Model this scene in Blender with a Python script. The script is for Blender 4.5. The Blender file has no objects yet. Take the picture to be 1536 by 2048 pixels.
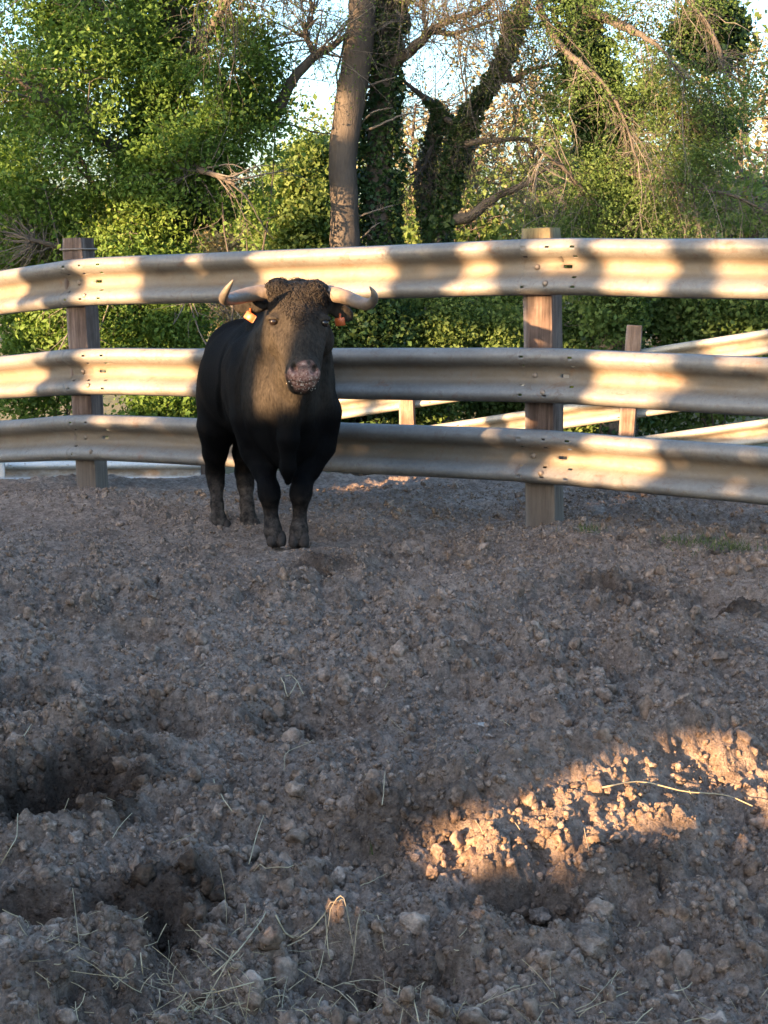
import bpy, math
import numpy as np
from mathutils import Vector, Matrix

rng = np.random.default_rng(7)
R = math.radians
scene = bpy.context.scene
COL = scene.collection

# ------------------------------------------------------------------ camera
CAM_H = 1.53
PITCH = R(10.98)
FPX = 2700.0                       # focal length in pixels of the 1536 x 2048 photograph
cam_d = bpy.data.cameras.new('camera')
cam_d.sensor_fit = 'VERTICAL'
cam_d.sensor_height = 36.0
cam_d.lens = 36.0 * FPX / 2048.0
cam_d.clip_start = 0.05
cam_d.clip_end = 3000
cam = bpy.data.objects.new('camera', cam_d)
COL.objects.link(cam)
cam.location = (0, 0, CAM_H)
cam.rotation_euler = (R(90) - PITCH, 0, 0)
scene.camera = cam

# ------------------------------------------------------------------ light
SUN_EL = R(9.0)
SUN_AZ = R(44.0)                   # light travels forward and to the right
world = bpy.data.worlds.new('World')
scene.world = world
world.use_nodes = True
wn = world.node_tree.nodes
wl = world.node_tree.links
bg = wn['Background']
sky = wn.new('ShaderNodeTexSky')
sky.sky_type = 'NISHITA'
sky.sun_disc = False
sky.sun_elevation = R(9.0)
sky.sun_rotation = SUN_AZ + math.pi
sky.altitude = 0
sky.air_density = 1.0
sky.dust_density = 3.2
sky.ozone_density = 2.7
wl.new(sky.outputs['Color'], bg.inputs['Color'])
bg.inputs['Strength'].default_value = 0.15
sun_d = bpy.data.lights.new('sun', 'SUN')
sun_d.energy = 5.0
sun_d.angle = R(0.5)
sun_d.color = (1.0, 0.64, 0.33)
sun = bpy.data.objects.new('sun', sun_d)
COL.objects.link(sun)
Ldir = np.array([math.sin(SUN_AZ) * math.cos(SUN_EL), math.cos(SUN_AZ) * math.cos(SUN_EL), -math.sin(SUN_EL)])
sun.rotation_euler = Vector(Ldir).to_track_quat('-Z', 'Y').to_euler()
sun.location = (-20, -20, 12)
scene.view_settings.view_transform = 'Standard'
scene.view_settings.look = 'None'
scene.view_settings.gamma = 1.0
scene.view_settings.use_curve_mapping = False
scene.view_settings.exposure = 2.82
scene.render.engine = 'CYCLES'
scene.cycles.max_bounces = 6
scene.cycles.diffuse_bounces = 3
scene.cycles.glossy_bounces = 2
scene.cycles.transmission_bounces = 3
scene.cycles.use_denoising = True

# ------------------------------------------------------------------ photo geometry helpers
cs, sn = math.cos(PITCH), math.sin(PITCH)


def at(px, py, Y):
    """world point on the vertical plane y = Y seen at photo pixel (px, py)"""
    a = (px - 768.0) / FPX
    b = (1024.0 - py) / FPX
    d = np.array([a, cs + b * sn, -sn + b * cs])
    t = Y / d[1]
    return np.array([d[0] * t, Y, CAM_H + d[2] * t])


def on_z(px, py, z):
    a = (px - 768.0) / FPX
    b = (1024.0 - py) / FPX
    d = np.array([a, cs + b * sn, -sn + b * cs])
    t = (z - CAM_H) / d[2]
    return np.array([d[0] * t, d[1] * t, z])


def proj(P):
    P = np.asarray(P, float)
    x = P[..., 0]
    y = P[..., 1]
    z = P[..., 2] - CAM_H
    dep = y * cs - z * sn
    dep = np.where(dep < 0.05, 0.05, dep)
    return 768 + FPX * x / dep, 1024 - FPX * (y * sn + z * cs) / dep


def mpp(Y):
    return Y / FPX * 1.02


# ------------------------------------------------------------------ noise
def hsh(ix, iy, iz, seed):
    h = (ix.astype(np.int64) * 374761393 + iy.astype(np.int64) * 668265263 + iz.astype(np.int64) * 2147483647 + seed * 1274126177) & 0xFFFFFFFF
    h = ((h ^ (h >> 13)) * 1274126177) & 0xFFFFFFFF
    h = ((h ^ (h >> 16)) * 2246822519) & 0xFFFFFFFF
    h = h ^ (h >> 15)
    return (h & 0xFFFFFF).astype(np.float64) / float(0x1000000)


def noise2(x, y, seed=0):
    x = np.asarray(x, float); y = np.asarray(y, float)
    ix = np.floor(x); iy = np.floor(y)
    fx = x - ix; fy = y - iy
    ix = ix.astype(np.int64); iy = iy.astype(np.int64)
    z = np.zeros_like(ix)
    def g(a, b, dx, dy):
        t = hsh(a, b, z, seed) * 2 * np.pi
        return np.cos(t) * dx + np.sin(t) * dy
    u = fx * fx * fx * (fx * (fx * 6 - 15) + 10)
    v = fy * fy * fy * (fy * (fy * 6 - 15) + 10)
    n00 = g(ix, iy, fx, fy); n10 = g(ix + 1, iy, fx - 1, fy)
    n01 = g(ix, iy + 1, fx, fy - 1); n11 = g(ix + 1, iy + 1, fx - 1, fy - 1)
    return ((n00 * (1 - u) + n10 * u) * (1 - v) + (n01 * (1 - u) + n11 * u) * v) * 1.5


def fbm2(x, y, oct=4, seed=0, gain=0.5):
    s = 0; a = 1.0; f = 1.0
    for o in range(oct):
        s = s + a * noise2(x * f, y * f, seed + o * 17)
        a *= gain; f *= 2.03
    return s


def noise3(p, seed=0):
    p = np.asarray(p, float)
    i = np.floor(p).astype(np.int64)
    f = p - i
    f = f * f * (3 - 2 * f)
    out = 0
    for dx in (0, 1):
        for dy in (0, 1):
            for dz in (0, 1):
                w = (f[..., 0] if dx else 1 - f[..., 0]) * (f[..., 1] if dy else 1 - f[..., 1]) * (f[..., 2] if dz else 1 - f[..., 2])
                out = out + w * hsh(i[..., 0] + dx, i[..., 1] + dy, i[..., 2] + dz, seed)
    return out * 2 - 1


def sstep(a, b, x):
    t = np.clip((x - a) / (b - a), 0, 1)
    return t * t * (3 - 2 * t)


# ------------------------------------------------------------------ mesh helpers
class MB:
    """collects vertices and faces for ONE mesh object"""
    def __init__(self):
        self.v = []; self.q = []; self.t = []; self.n = 0; self.tint = []

    def add(self, v, quads=None, tris=None, tint=None):
        v = np.asarray(v, float).reshape(-1, 3)
        if quads is not None and len(quads):
            self.q.append(np.asarray(quads, np.int64).reshape(-1, 4) + self.n)
        if tris is not None and len(tris):
            self.t.append(np.asarray(tris, np.int64).reshape(-1, 3) + self.n)
        self.v.append(v)
        if tint is None:
            tint = np.full(len(v), 0.5)
        self.tint.append(np.asarray(tint, float))
        self.n += len(v)

    def build(self, name, mat, parent=None, origin=(0, 0, 0), smooth=True):
        if not self.v:
            return None
        v = np.concatenate(self.v) - np.asarray(origin, float)
        me = make_mesh(name, v, np.concatenate(self.q) if self.q else None, np.concatenate(self.t) if self.t else None, smooth)
        a = me.attributes.new('tint', 'FLOAT', 'POINT')
        a.data.foreach_set('value', np.concatenate(self.tint).astype(np.float32))
        return link(name, me, mat, parent)


def make_mesh(name, v, quads=None, tris=None, smooth=True):
    me = bpy.data.meshes.new(name)
    nq = 0 if quads is None else len(quads)
    nt = 0 if tris is None else len(tris)
    me.vertices.add(len(v))
    me.vertices.foreach_set('co', np.ascontiguousarray(v, np.float32).ravel())
    loops = []
    if nq: loops.append(np.asarray(quads).ravel())
    if nt: loops.append(np.asarray(tris).ravel())
    lp = np.concatenate(loops).astype(np.int32)
    me.loops.add(len(lp))
    me.loops.foreach_set('vertex_index', lp)
    me.polygons.add(nq + nt)
    st = np.concatenate([np.arange(nq) * 4, nq * 4 + np.arange(nt) * 3]).astype(np.int32)
    me.polygons.foreach_set('loop_start', st)
    me.update(calc_edges=True)
    if smooth:
        me.polygons.foreach_set('use_smooth', np.ones(nq + nt, bool))
    return me


def link(name, me, mat, parent=None, loc=None):
    o = bpy.data.objects.new(name, me)
    COL.objects.link(o)
    if mat is not None and len(me.materials) == 0:
        me.materials.append(mat)
    if parent is not None:
        o.parent = parent
    if loc is not None:
        o.location = loc
    return o


def tag(o, label=None, cat=None, group=None, kind=None):
    if label: o['label'] = label
    if cat: o['category'] = cat
    if group: o['group'] = group
    if kind: o['kind'] = kind
    return o


def thing(name, loc, label, cat, group=None):
    o = bpy.data.objects.new(name, None)
    o.empty_display_size = 0.1
    COL.objects.link(o)
    o.location = tuple(float(c) for c in loc)
    return tag(o, label, cat, group)


def nrm(a):
    a = np.asarray(a, float)
    return a / np.maximum(np.linalg.norm(a, axis=-1, keepdims=True), 1e-9)


def tubes(mb, pts, rad, m=5, tint=None, cap=False):
    """many tubes at once: pts (N,K,3), rad (N,K)"""
    pts = np.asarray(pts, float)
    if pts.ndim == 2: pts = pts[None]
    rad = np.asarray(rad, float)
    if rad.ndim == 1: rad = np.broadcast_to(rad, pts.shape[:2])
    N, K, _ = pts.shape
    tan = np.empty_like(pts)
    tan[:, 1:-1] = pts[:, 2:] - pts[:, :-2]
    tan[:, 0] = pts[:, 1] - pts[:, 0]
    tan[:, -1] = pts[:, -1] - pts[:, -2]
    tan = nrm(tan)
    ref = np.where(np.abs(tan[:, :1, 2:3]) > 0.8, np.array([1.0, 0.1, 0]), np.array([0.1, 0.05, 1.0]))
    e1 = nrm(np.cross(tan, np.broadcast_to(ref, tan.shape)))
    e2 = np.cross(tan, e1)
    th = np.arange(m) * 2 * np.pi / m
    c = np.cos(th)[None, None, :, None]; s = np.sin(th)[None, None, :, None]
    v = pts[:, :, None] + rad[:, :, None, None] * (c * e1[:, :, None] + s * e2[:, :, None])
    n, k, j = np.meshgrid(np.arange(N), np.arange(K - 1), np.arange(m), indexing='ij')
    j2 = (j + 1) % m
    b = n * K * m + k * m
    q = np.stack([b + j, b + j2, b + m + j2, b + m + j], -1).reshape(-1, 4)
    tris = None
    if cap and m > 2:
        tl = []
        for i in range(1, m - 1):
            e = np.arange(N) * K * m + (K - 1) * m
            tl.append(np.stack([e, e + i, e + i + 1], -1))
            f = np.arange(N) * K * m
            tl.append(np.stack([f, f + i + 1, f + i], -1))
        tris = np.concatenate(tl)
    tt = None
    if tint is not None:
        tt = np.repeat(np.broadcast_to(tint, (N,)), K * m)
    mb.add(v.reshape(-1, 3), q, tris, tt)


def smooth_path(p, n):
    """Catmull-Rom resample of rows of p (any columns)"""
    p = np.asarray(p, float)
    P = np.vstack([2 * p[0] - p[1], p, 2 * p[-1] - p[-2]])
    t = np.linspace(0, len(p) - 1 - 1e-6, n)
    i = t.astype(int); f = (t - i)[:, None]
    a, b, c, d = P[i], P[i + 1], P[i + 2], P[i + 3]
    return 0.5 * (2 * b + (c - a) * f + (2 * a - 5 * b + 4 * c - d) * f ** 2 + (3 * b - a - 3 * c + d) * f ** 3)


def rbox(mb, c, ax, half, bev=0.006, tint=None):
    """box with chamfered vertical edges; ax = 3 unit axes"""
    hx, hy, hz = half
    o = [(-hx + bev, -hy), (hx - bev, -hy), (hx, -hy + bev), (hx, hy - bev), (hx - bev, hy), (-hx + bev, hy), (-hx, hy - bev), (-hx, -hy + bev)]
    o = np.array(o)
    zz = np.array([-hz, -hz + bev, hz - bev, hz])
    ins = np.array([bev, 0, 0, bev])
    vs = []
    for z, i in zip(zz, ins):
        k = 1 - i / max(hx, hy)
        for x, y in o:
            vs.append(np.asarray(c) + ax[0] * x * k + ax[1] * y * k + ax[2] * z)
    q = []
    for r in range(3):
        for j in range(8):
            q.append((r * 8 + j, r * 8 + (j + 1) % 8, (r + 1) * 8 + (j + 1) % 8, (r + 1) * 8 + j))
    t = []
    for j in range(1, 7):
        t.append((24, 24 + j, 24 + j + 1)); t.append((0, j + 1, j))
    mb.add(np.array(vs), q, t, None if tint is None else np.full(len(vs), tint))


# ------------------------------------------------------------------ materials
def new_mat(name):
    m = bpy.data.materials.new(name)
    m.use_nodes = True
    nt = m.node_tree
    b = nt.nodes['Principled BSDF']
    return m, nt, b


def N(nt, typ, **kw):
    n = nt.nodes.new(typ)
    for k, v in kw.items():
        if k in n.inputs: n.inputs[k].default_value = v
        else: setattr(n, k, v)
    return n


def tex_noise(nt, scale, detail=4, rough=0.55, coords='Object', stretch=None, dist=0.0):
    tc = nt.nodes.new('ShaderNodeTexCoord')
    out = tc.outputs[coords]
    if stretch is not None:
        mp = nt.nodes.new('ShaderNodeMapping')
        mp.inputs['Scale'].default_value = stretch
        nt.links.new(out, mp.inputs['Vector'])
        out = mp.outputs['Vector']
    n = nt.nodes.new('ShaderNodeTexNoise')
    n.inputs['Scale'].default_value = scale
    n.inputs['Detail'].default_value = detail
    n.inputs['Roughness'].default_value = rough
    n.inputs['Distortion'].default_value = dist
    nt.links.new(out, n.inputs['Vector'])
    return n.outputs['Fac']


def ramp(nt, fac, stops):
    r = nt.nodes.new('ShaderNodeValToRGB')
    cr = r.color_ramp
    while len(cr.elements) < len(stops):
        cr.elements.new(0.5)
    for e, (p, c) in zip(cr.elements, stops):
        e.position = p
        e.color = tuple(c) + (1,) if len(c) == 3 else c
    nt.links.new(fac, r.inputs['Fac'])
    return r.outputs['Color']


def mix(nt, fac, a, b, mode='MIX'):
    m = nt.nodes.new('ShaderNodeMix')
    m.data_type = 'RGBA'
    m.blend_type = mode
    for sock, val in ((m.inputs[0], fac), (m.inputs[6], a), (m.inputs[7], b)):
        if isinstance(val, (int, float)):
            sock.default_value = val
        elif isinstance(val, (tuple, list)):
            sock.default_value = tuple(val) + (1,) if len(val) == 3 else val
        else:
            nt.links.new(val, sock)
    return m.outputs[2]


def bump(nt, b, height, strength=0.5, dist=0.01):
    bp = nt.nodes.new('ShaderNodeBump')
    bp.inputs['Strength'].default_value = strength
    bp.inputs['Distance'].default_value = dist
    nt.links.new(height, bp.inputs['Height'])
    nt.links.new(bp.outputs['Normal'], b.inputs['Normal'])
    return bp


def leaf_mat(name, stops, trans=0.3, rough=0.5):
    m, nt, b = new_mat(name)
    at_ = nt.nodes.new('ShaderNodeAttribute'); at_.attribute_name = 'tint'
    c = ramp(nt, at_.outputs['Fac'], stops)
    nt.links.new(c, b.inputs['Base Color'])
    b.inputs['Roughness'].default_value = rough + .1
    b.inputs['Specular IOR Level'].default_value = 0.18
    tr = nt.nodes.new('ShaderNodeBsdfTranslucent')
    c2 = mix(nt, 1.0, c, (1.25, 1.3, 0.6), 'MULTIPLY')
    nt.links.new(c2, tr.inputs['Color'])
    ms = nt.nodes.new('ShaderNodeMixShader'); ms.inputs[0].default_value = trans
    nt.links.new(b.outputs[0], ms.inputs[1]); nt.links.new(tr.outputs[0], ms.inputs[2])
    nt.links.new(ms.outputs[0], nt.nodes['Material Output'].inputs['Surface'])
    return m


def bark_mat(name, dark, light, scale=18):
    m, nt, b = new_mat(name)
    f = tex_noise(nt, scale, 6, 0.65, 'Object', (1, 1, 0.25), 0.4)
    f2 = tex_noise(nt, 3.0, 4, 0.6)
    c = ramp(nt, f, [(0.3, dark), (0.7, light)])
    c = mix(nt, f2, c, [x * 1.25 for x in light])
    nt.links.new(c, b.inputs['Base Color'])
    b.inputs['Roughness'].default_value = 0.9
    b.inputs['Specular IOR Level'].default_value = 0.15
    bump(nt, b, f, 0.9, 0.02)
    return m


# soil: dry crumbly earth, drier and damper areas of its own
def soil_mat(name='dry_churned_soil', k=1.0, bd=0.02):
    m, nt, b = new_mat(name)
    f1 = tex_noise(nt, 1.3 * k, 5, 0.65)
    f2 = tex_noise(nt, 11 * k, 6, 0.68)
    f3 = tex_noise(nt, 130 * k, 4, 0.7)
    f5 = tex_noise(nt, 38 * k, 5, 0.7)
    c = ramp(nt, f1, [(0.36, (0.18, 0.129, 0.098)), (0.60, (0.385, 0.293, 0.229))])
    c2 = ramp(nt, f2, [(0.34, (0.15, 0.107, 0.081)), (0.64, (0.45, 0.342, 0.268))])
    c = mix(nt, 0.55, c, c2)
    c = mix(nt, 0.9, c, ramp(nt, f5, [(0.34, (0.55, 0.53, 0.52)), (0.64, (1.3, 1.3, 1.3))]), 'MULTIPLY')
    c3 = ramp(nt, f3, [(0.3, (0.7, 0.7, 0.7)), (0.7, (1.25, 1.22, 1.2))])
    c = mix(nt, 0.8, c, c3, 'MULTIPLY')
    at_ = nt.nodes.new('ShaderNodeAttribute'); at_.attribute_name = 'damp_shade'
    ai = nt.nodes.new('ShaderNodeAttribute'); ai.attribute_name = 'damp_shade_bit'; ai.attribute_type = 'INSTANCER'
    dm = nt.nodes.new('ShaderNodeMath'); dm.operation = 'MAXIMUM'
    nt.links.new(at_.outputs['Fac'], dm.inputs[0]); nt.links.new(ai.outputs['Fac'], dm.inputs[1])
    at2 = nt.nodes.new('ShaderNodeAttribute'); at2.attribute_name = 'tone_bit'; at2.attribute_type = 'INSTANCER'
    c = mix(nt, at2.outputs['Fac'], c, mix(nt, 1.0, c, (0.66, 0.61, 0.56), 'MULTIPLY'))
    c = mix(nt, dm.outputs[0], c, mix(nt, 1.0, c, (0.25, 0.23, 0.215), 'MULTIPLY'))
    nt.links.new(c, b.inputs['Base Color'])
    b.inputs['Roughness'].default_value = 0.97
    b.inputs['Specular IOR Level'].default_value = 0.08
    ad = nt.nodes.new('ShaderNodeMath'); ad.operation = 'ADD'
    f4 = tex_noise(nt, 60 * k, 5, 0.7)
    nt.links.new(f3, ad.inputs[0]); nt.links.new(f4, ad.inputs[1])
    bump(nt, b, ad.outputs[0], 1.0, bd)
    return m


def steel_mat(name, a, bcol, rust=(0.16, 0.075, 0.035), rust_amt=0.58):
    m, nt, b = new_mat(name)
    f = tex_noise(nt, 2.2, 5, 0.6, 'Object', (1, 1, 2.5))
    f2 = tex_noise(nt, 40, 4, 0.7)
    c = ramp(nt, f, [(0.3, a), (0.7, bcol)])
    c = mix(nt, ramp(nt, f2, [(0.35, (0, 0, 0)), (0.75, (0.35, 0.35, 0.35))]), c, [x * 0.6 for x in a])
    at_ = nt.nodes.new('ShaderNodeAttribute'); at_.attribute_name = 'valley'
    fv = tex_noise(nt, 4, 5, 0.65, 'Object', (1, 1, 2))
    mv = nt.nodes.new('ShaderNodeMath'); mv.operation = 'MULTIPLY'
    nt.links.new(at_.outputs['Fac'], mv.inputs[0]); nt.links.new(ramp(nt, fv, [(0.3, (0.45,) * 3), (0.6, (1,) * 3)]), mv.inputs[1])
    c = mix(nt, mv.outputs[0], c, (0.158, 0.121, 0.083))
    ms = tex_noise(nt, 17, 6, 0.75, 'Object', (1, 1, .8), 0.8)
    c = mix(nt, ramp(nt, ms, [(0.55, (0, 0, 0)), (0.68, (0.7,) * 3)]), c, (0.12, 0.088, 0.062))
    sc = tex_noise(nt, 9, 3, 0.6, 'Object', (6, 6, 60), 1.2)
    c = mix(nt, ramp(nt, sc, [(0.66, (0, 0, 0)), (0.72, (0.5,) * 3)]), c, (0.42, 0.40, 0.37))
    r = tex_noise(nt, 6.0, 7, 0.72, 'Object', None, 0.6)
    rm = ramp(nt, r, [(rust_amt, (0, 0, 0)), (rust_amt + 0.14, (0.75, 0.75, 0.75))])
    c = mix(nt, rm, c, rust)
    nt.links.new(c, b.inputs['Base Color'])
    b.inputs['Metallic'].default_value = 0.12
    b.inputs['Specular IOR Level'].default_value = 0.3
    rr = ramp(nt, f2, [(0.3, (0.5,) * 3), (0.7, (0.72,) * 3)])
    nt.links.new(rr, b.inputs['Roughness'])
    bump(nt, b, f2, 0.25, 0.003)
    return m


def wood_mat(name, a, bcol, c_hi):
    m, nt, b = new_mat(name)
    g = tex_noise(nt, 26, 7, 0.7, 'Object', (1.6, 1.6, 0.07), 0.5)
    f = tex_noise(nt, 3.5, 5, 0.6, 'Object', (1, 1, 0.7))
    c = ramp(nt, g, [(0.28, a), (0.55, bcol), (0.8, c_hi)])
    c2 = ramp(nt, f, [(0.38, (0.6, 0.52, 0.48)), (0.62, (1.3, 1.27, 1.24))])
    c = mix(nt, 0.9, c, c2, 'MULTIPLY')
    for an, col, k in (('skylit_side', (0.27, 0.25, 0.24), 0.75), ('dusty_foot', (0.17, 0.143, 0.115), 0.7), ('lichen', (0.26, 0.21, 0.09), 0.8)):
        at_ = nt.nodes.new('ShaderNodeAttribute'); at_.attribute_name = an
        mm = nt.nodes.new('ShaderNodeMath'); mm.operation = 'MULTIPLY'; nt.links.new(at_.outputs['Fac'], mm.inputs[0]); nt.links.new(ramp(nt, g, [(0.25, (0.35 * k,) * 3), (0.6, (k,) * 3)]), mm.inputs[1])
        c = mix(nt, mm.outputs[0], c, col)
    nt.links.new(c, b.inputs['Base Color'])
    b.inputs['Roughness'].default_value = 0.85
    b.inputs['Specular IOR Level'].default_value = 0.2
    bump(nt, b, g, 0.9, 0.012)
    return m


def plain(name, col, rough=0.6, metal=0.0, nscale=20, var=0.3):
    m, nt, b = new_mat(name)
    f = tex_noise(nt, nscale, 5, 0.6)
    c = ramp(nt, f, [(0.3, [x * (1 - var) for x in col]), (0.7, [min(1, x * (1 + var)) for x in col])])
    nt.links.new(c, b.inputs['Base Color'])
    b.inputs['Roughness'].default_value = rough
    b.inputs['Metallic'].default_value = metal
    bump(nt, b, f, 0.3, 0.004)
    return m


M_SOIL = soil_mat()
M_SOIL_BIT = soil_mat('dry_soil_piece', 0.03, 0.004)
M_STEEL = steel_mat('weathered_guardrail_steel', (0.148, 0.137, 0.124), (0.235, 0.219, 0.198))
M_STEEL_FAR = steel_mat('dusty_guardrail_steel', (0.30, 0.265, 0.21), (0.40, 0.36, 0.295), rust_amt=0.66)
M_BOLT = plain('rusty_bolt', (0.22, 0.17, 0.13), 0.6, 0.4)
M_WOOD = wood_mat('weathered_red_brown_timber', (0.04, 0.027, 0.022), (0.135, 0.097, 0.079), (0.26, 0.21, 0.178))
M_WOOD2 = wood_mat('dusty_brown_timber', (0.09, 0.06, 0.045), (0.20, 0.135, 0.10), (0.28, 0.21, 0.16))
M_STRAW = plain('dry_straw', (0.40, 0.31, 0.18), 0.7, 0, 30, 0.25)
# ------------------------------------------------------------------ terrain
def base_z(x, y):
    z = -0.10 * sstep(6.3, 7.9, y)
    lip = 9.75 + 0.25 * noise2(x * 0.5, y * 0.0 + 3.0, 5)
    z = z - 1.75 * sstep(lip, lip + 3.6, y)
    r = np.sqrt(x * x + (y - 2.0) ** 2)
    z = z - 0.45 * sstep(13.5, 15.0, r) * (y < 9)
    return z


PITS = []          # hoof hollows: centre, radius x/y, depth
for px, py, rx, ry, d in ((120, 1585, .17, .20, .11), (170, 1825, .17, .12, .05), (40, 1810, .09, .08, .08), (290, 1440, .20, .16, .08), (330, 1860, .05, .10, .05),
                          (820, 1325, .16, .12, .06), (1350, 1215, .20, .15, .08), (1450, 1195, .18, .13, .07), (1190, 1160, .14, .12, .05),
                          (640, 1430, .2, .14, .06), (500, 1570, .12, .12, .06), (285, 1270, .13, .10, .06), (1060, 1830, .12, .09, .035), (1250, 1555, .16, .08, .06),
                          (1180, 1330, .14, .1, .05), (720, 1075, .2, .16, .05), (840, 1090, .2, .16, .05), (50, 1375, .14, .1, .06), (930, 1385, .1, .08, .05), (730, 1960, .2, .1, .06), (760, 1905, .16, .05, .05), (560, 1890, .1, .05, .04)):
    p = on_z(px, py, 0.0)
    PITS.append((p[0], p[1], rx, ry, d * 1.5))
MOUNDS = []
for px, py, rx, ry, d in ((165, 985, .5, .4, .10), (1085, 1045, .45, .3, .06), (640, 1150, .13, .10, .07), (340, 1265, .07, .06, .03), (530, 1650, .32, .25, .03), (150, 1960, .25, .15, .06),
                          (1000, 1690, .35, .22, .07), (1400, 1580, .45, .22, .08), (950, 1900, .3, .12, .04), (1300, 1750, .3, .2, .05), (380, 1240, .5, .4, .04), (1150, 1620, .3, .2, .05), (350, 1830, .10, .04, .05), (900, 1690, .2, .12, .06), (1050, 1640, .24, .13, .08), (1200, 1600, .24, .13, .08), (1350, 1560, .26, .14, .09), (1510, 1500, .28, .15, .11), (1650, 1450, .3, .15, .1)):
    p = on_z(px, py, -0.02)
    MOUNDS.append((p[0], p[1], rx, ry, d))


def clod_layer(x, y, cell, hmul, dens, seed):
    """domes of random size scattered one per cell"""
    gx = np.floor(x / cell).astype(np.int64); gy = np.floor(y / cell).astype(np.int64)
    best = np.zeros_like(x)
    z0 = np.zeros_like(gx)
    for dx in (-1, 0, 1):
        for dy in (-1, 0, 1):
            cx = gx + dx; cy = gy + dy
            px = (cx + hsh(cx, cy, z0, seed)) * cell
            py = (cy + hsh(cx, cy, z0, seed + 1)) * cell
            rr = cell * (0.35 + 0.55 * hsh(cx, cy, z0, seed + 2))
            on = hsh(cx, cy, z0, seed + 3) < dens
            asp = 0.7 + 0.6 * hsh(cx, cy, z0, seed + 4)
            d2 = (((x - px) * asp) ** 2 + ((y - py) / asp) ** 2) / (rr * rr)
            h = np.clip(1 - d2, 0, 1) ** 0.9 * rr * hmul * on
            best = np.maximum(best, h)
    return best


def trodden(x, y):
    """1 on loose churned soil, less where the floor is trampled smooth (by the fence and the bull)"""
    return 1 - 0.45 * sstep(6.0, 7.2, y + .5 * noise2(x * 1.3, y * 1.3, 45)) * sstep(1.2, -0.6, x + .5 * noise2(x * 1.1, y * 1.1, 46)) - 0.35 * sstep(0.1, .45, noise2(x * .9 + 4, y * .9, 47))


def soil_z(x, y, fine=True):
    z = base_z(x, y)
    amp = 1 - 0.55 * sstep(6.0, 9.5, y)
    z = z + 0.045 * fbm2(x * 0.9, y * 0.9, 3, 11) * amp
    for cx, cy, rx, ry, d in PITS:
        q = ((x - cx) / rx) ** 2 + ((y - cy) / ry) ** 2
        w = 1 + 0.35 * noise2(x * 9, y * 9, 77)
        rg = 1 + 0.35 * noise2(x * 16, y * 16, 78) + 0.25 * noise2(x * 38, y * 38, 79)
        z = z - d * np.exp(-(np.maximum(q * w * rg, 0)) ** 1.35)
        z = z + d * 0.25 * np.exp(-((np.sqrt(q) - 1.45) / 0.35) ** 2)
    for cx, cy, rx, ry, d in MOUNDS:
        q = ((x - cx) / rx) ** 2 + ((y - cy) / ry) ** 2
        z = z + d * np.exp(-q)
    if fine:
        wx = x + 0.035 * noise2(x * 11, y * 11, 31) + 0.010 * noise2(x * 45, y * 45, 32)
        wy = y + 0.035 * noise2(x * 11 + 7, y * 11, 33) + 0.010 * noise2(x * 45, y * 45 + 5, 34)
        soft = (0.55 + 0.45 * sstep(-0.35, 0.25, noise2(x * 0.8, y * 0.8, 41))) * trodden(x, y)
        near = sstep(9.0, 4.0, y)
        c = clod_layer(wx, wy, 0.30, 0.24, 0.30, 50) * (0.5 + 0.5 * near)
        c = c + 1.0 * clod_layer(wx, wy, 0.13, 0.58, 0.5, 60)
        c = c + 0.9 * clod_layer(wx, wy, 0.062, 0.74, 0.65, 70)
        c = c + 0.8 * clod_layer(wx, wy, 0.030, 0.65, 0.75, 80) + 0.8 * clod_layer(wx, wy, 0.017, 0.7, 0.8, 85)
        z = z + c * soft * (0.55 + 0.45 * amp) - 0.03
        z = z + 0.009 * fbm2(x * 22, y * 22, 4, 90, 0.6)
    return z


DAMP_SHADE = []          # dung and wet earth, and shade painted into the hoof hollows
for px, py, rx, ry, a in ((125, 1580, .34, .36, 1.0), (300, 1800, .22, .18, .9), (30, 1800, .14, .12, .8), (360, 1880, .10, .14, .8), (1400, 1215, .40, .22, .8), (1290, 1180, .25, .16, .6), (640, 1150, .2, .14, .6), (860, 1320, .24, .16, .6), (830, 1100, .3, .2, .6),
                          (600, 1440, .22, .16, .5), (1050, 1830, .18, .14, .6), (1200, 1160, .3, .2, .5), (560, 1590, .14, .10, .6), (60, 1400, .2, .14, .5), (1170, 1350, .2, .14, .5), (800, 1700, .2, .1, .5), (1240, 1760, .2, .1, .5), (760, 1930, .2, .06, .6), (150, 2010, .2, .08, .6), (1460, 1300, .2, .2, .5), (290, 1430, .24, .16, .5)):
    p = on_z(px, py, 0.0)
    DAMP_SHADE.append((p[0], p[1], rx, ry, a))


def damp_shade(x, y):
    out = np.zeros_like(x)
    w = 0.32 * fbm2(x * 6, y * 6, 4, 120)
    for cx, cy, rx, ry, a in DAMP_SHADE:
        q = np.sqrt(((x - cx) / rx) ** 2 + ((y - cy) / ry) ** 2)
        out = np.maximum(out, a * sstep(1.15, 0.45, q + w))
    return out


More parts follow.
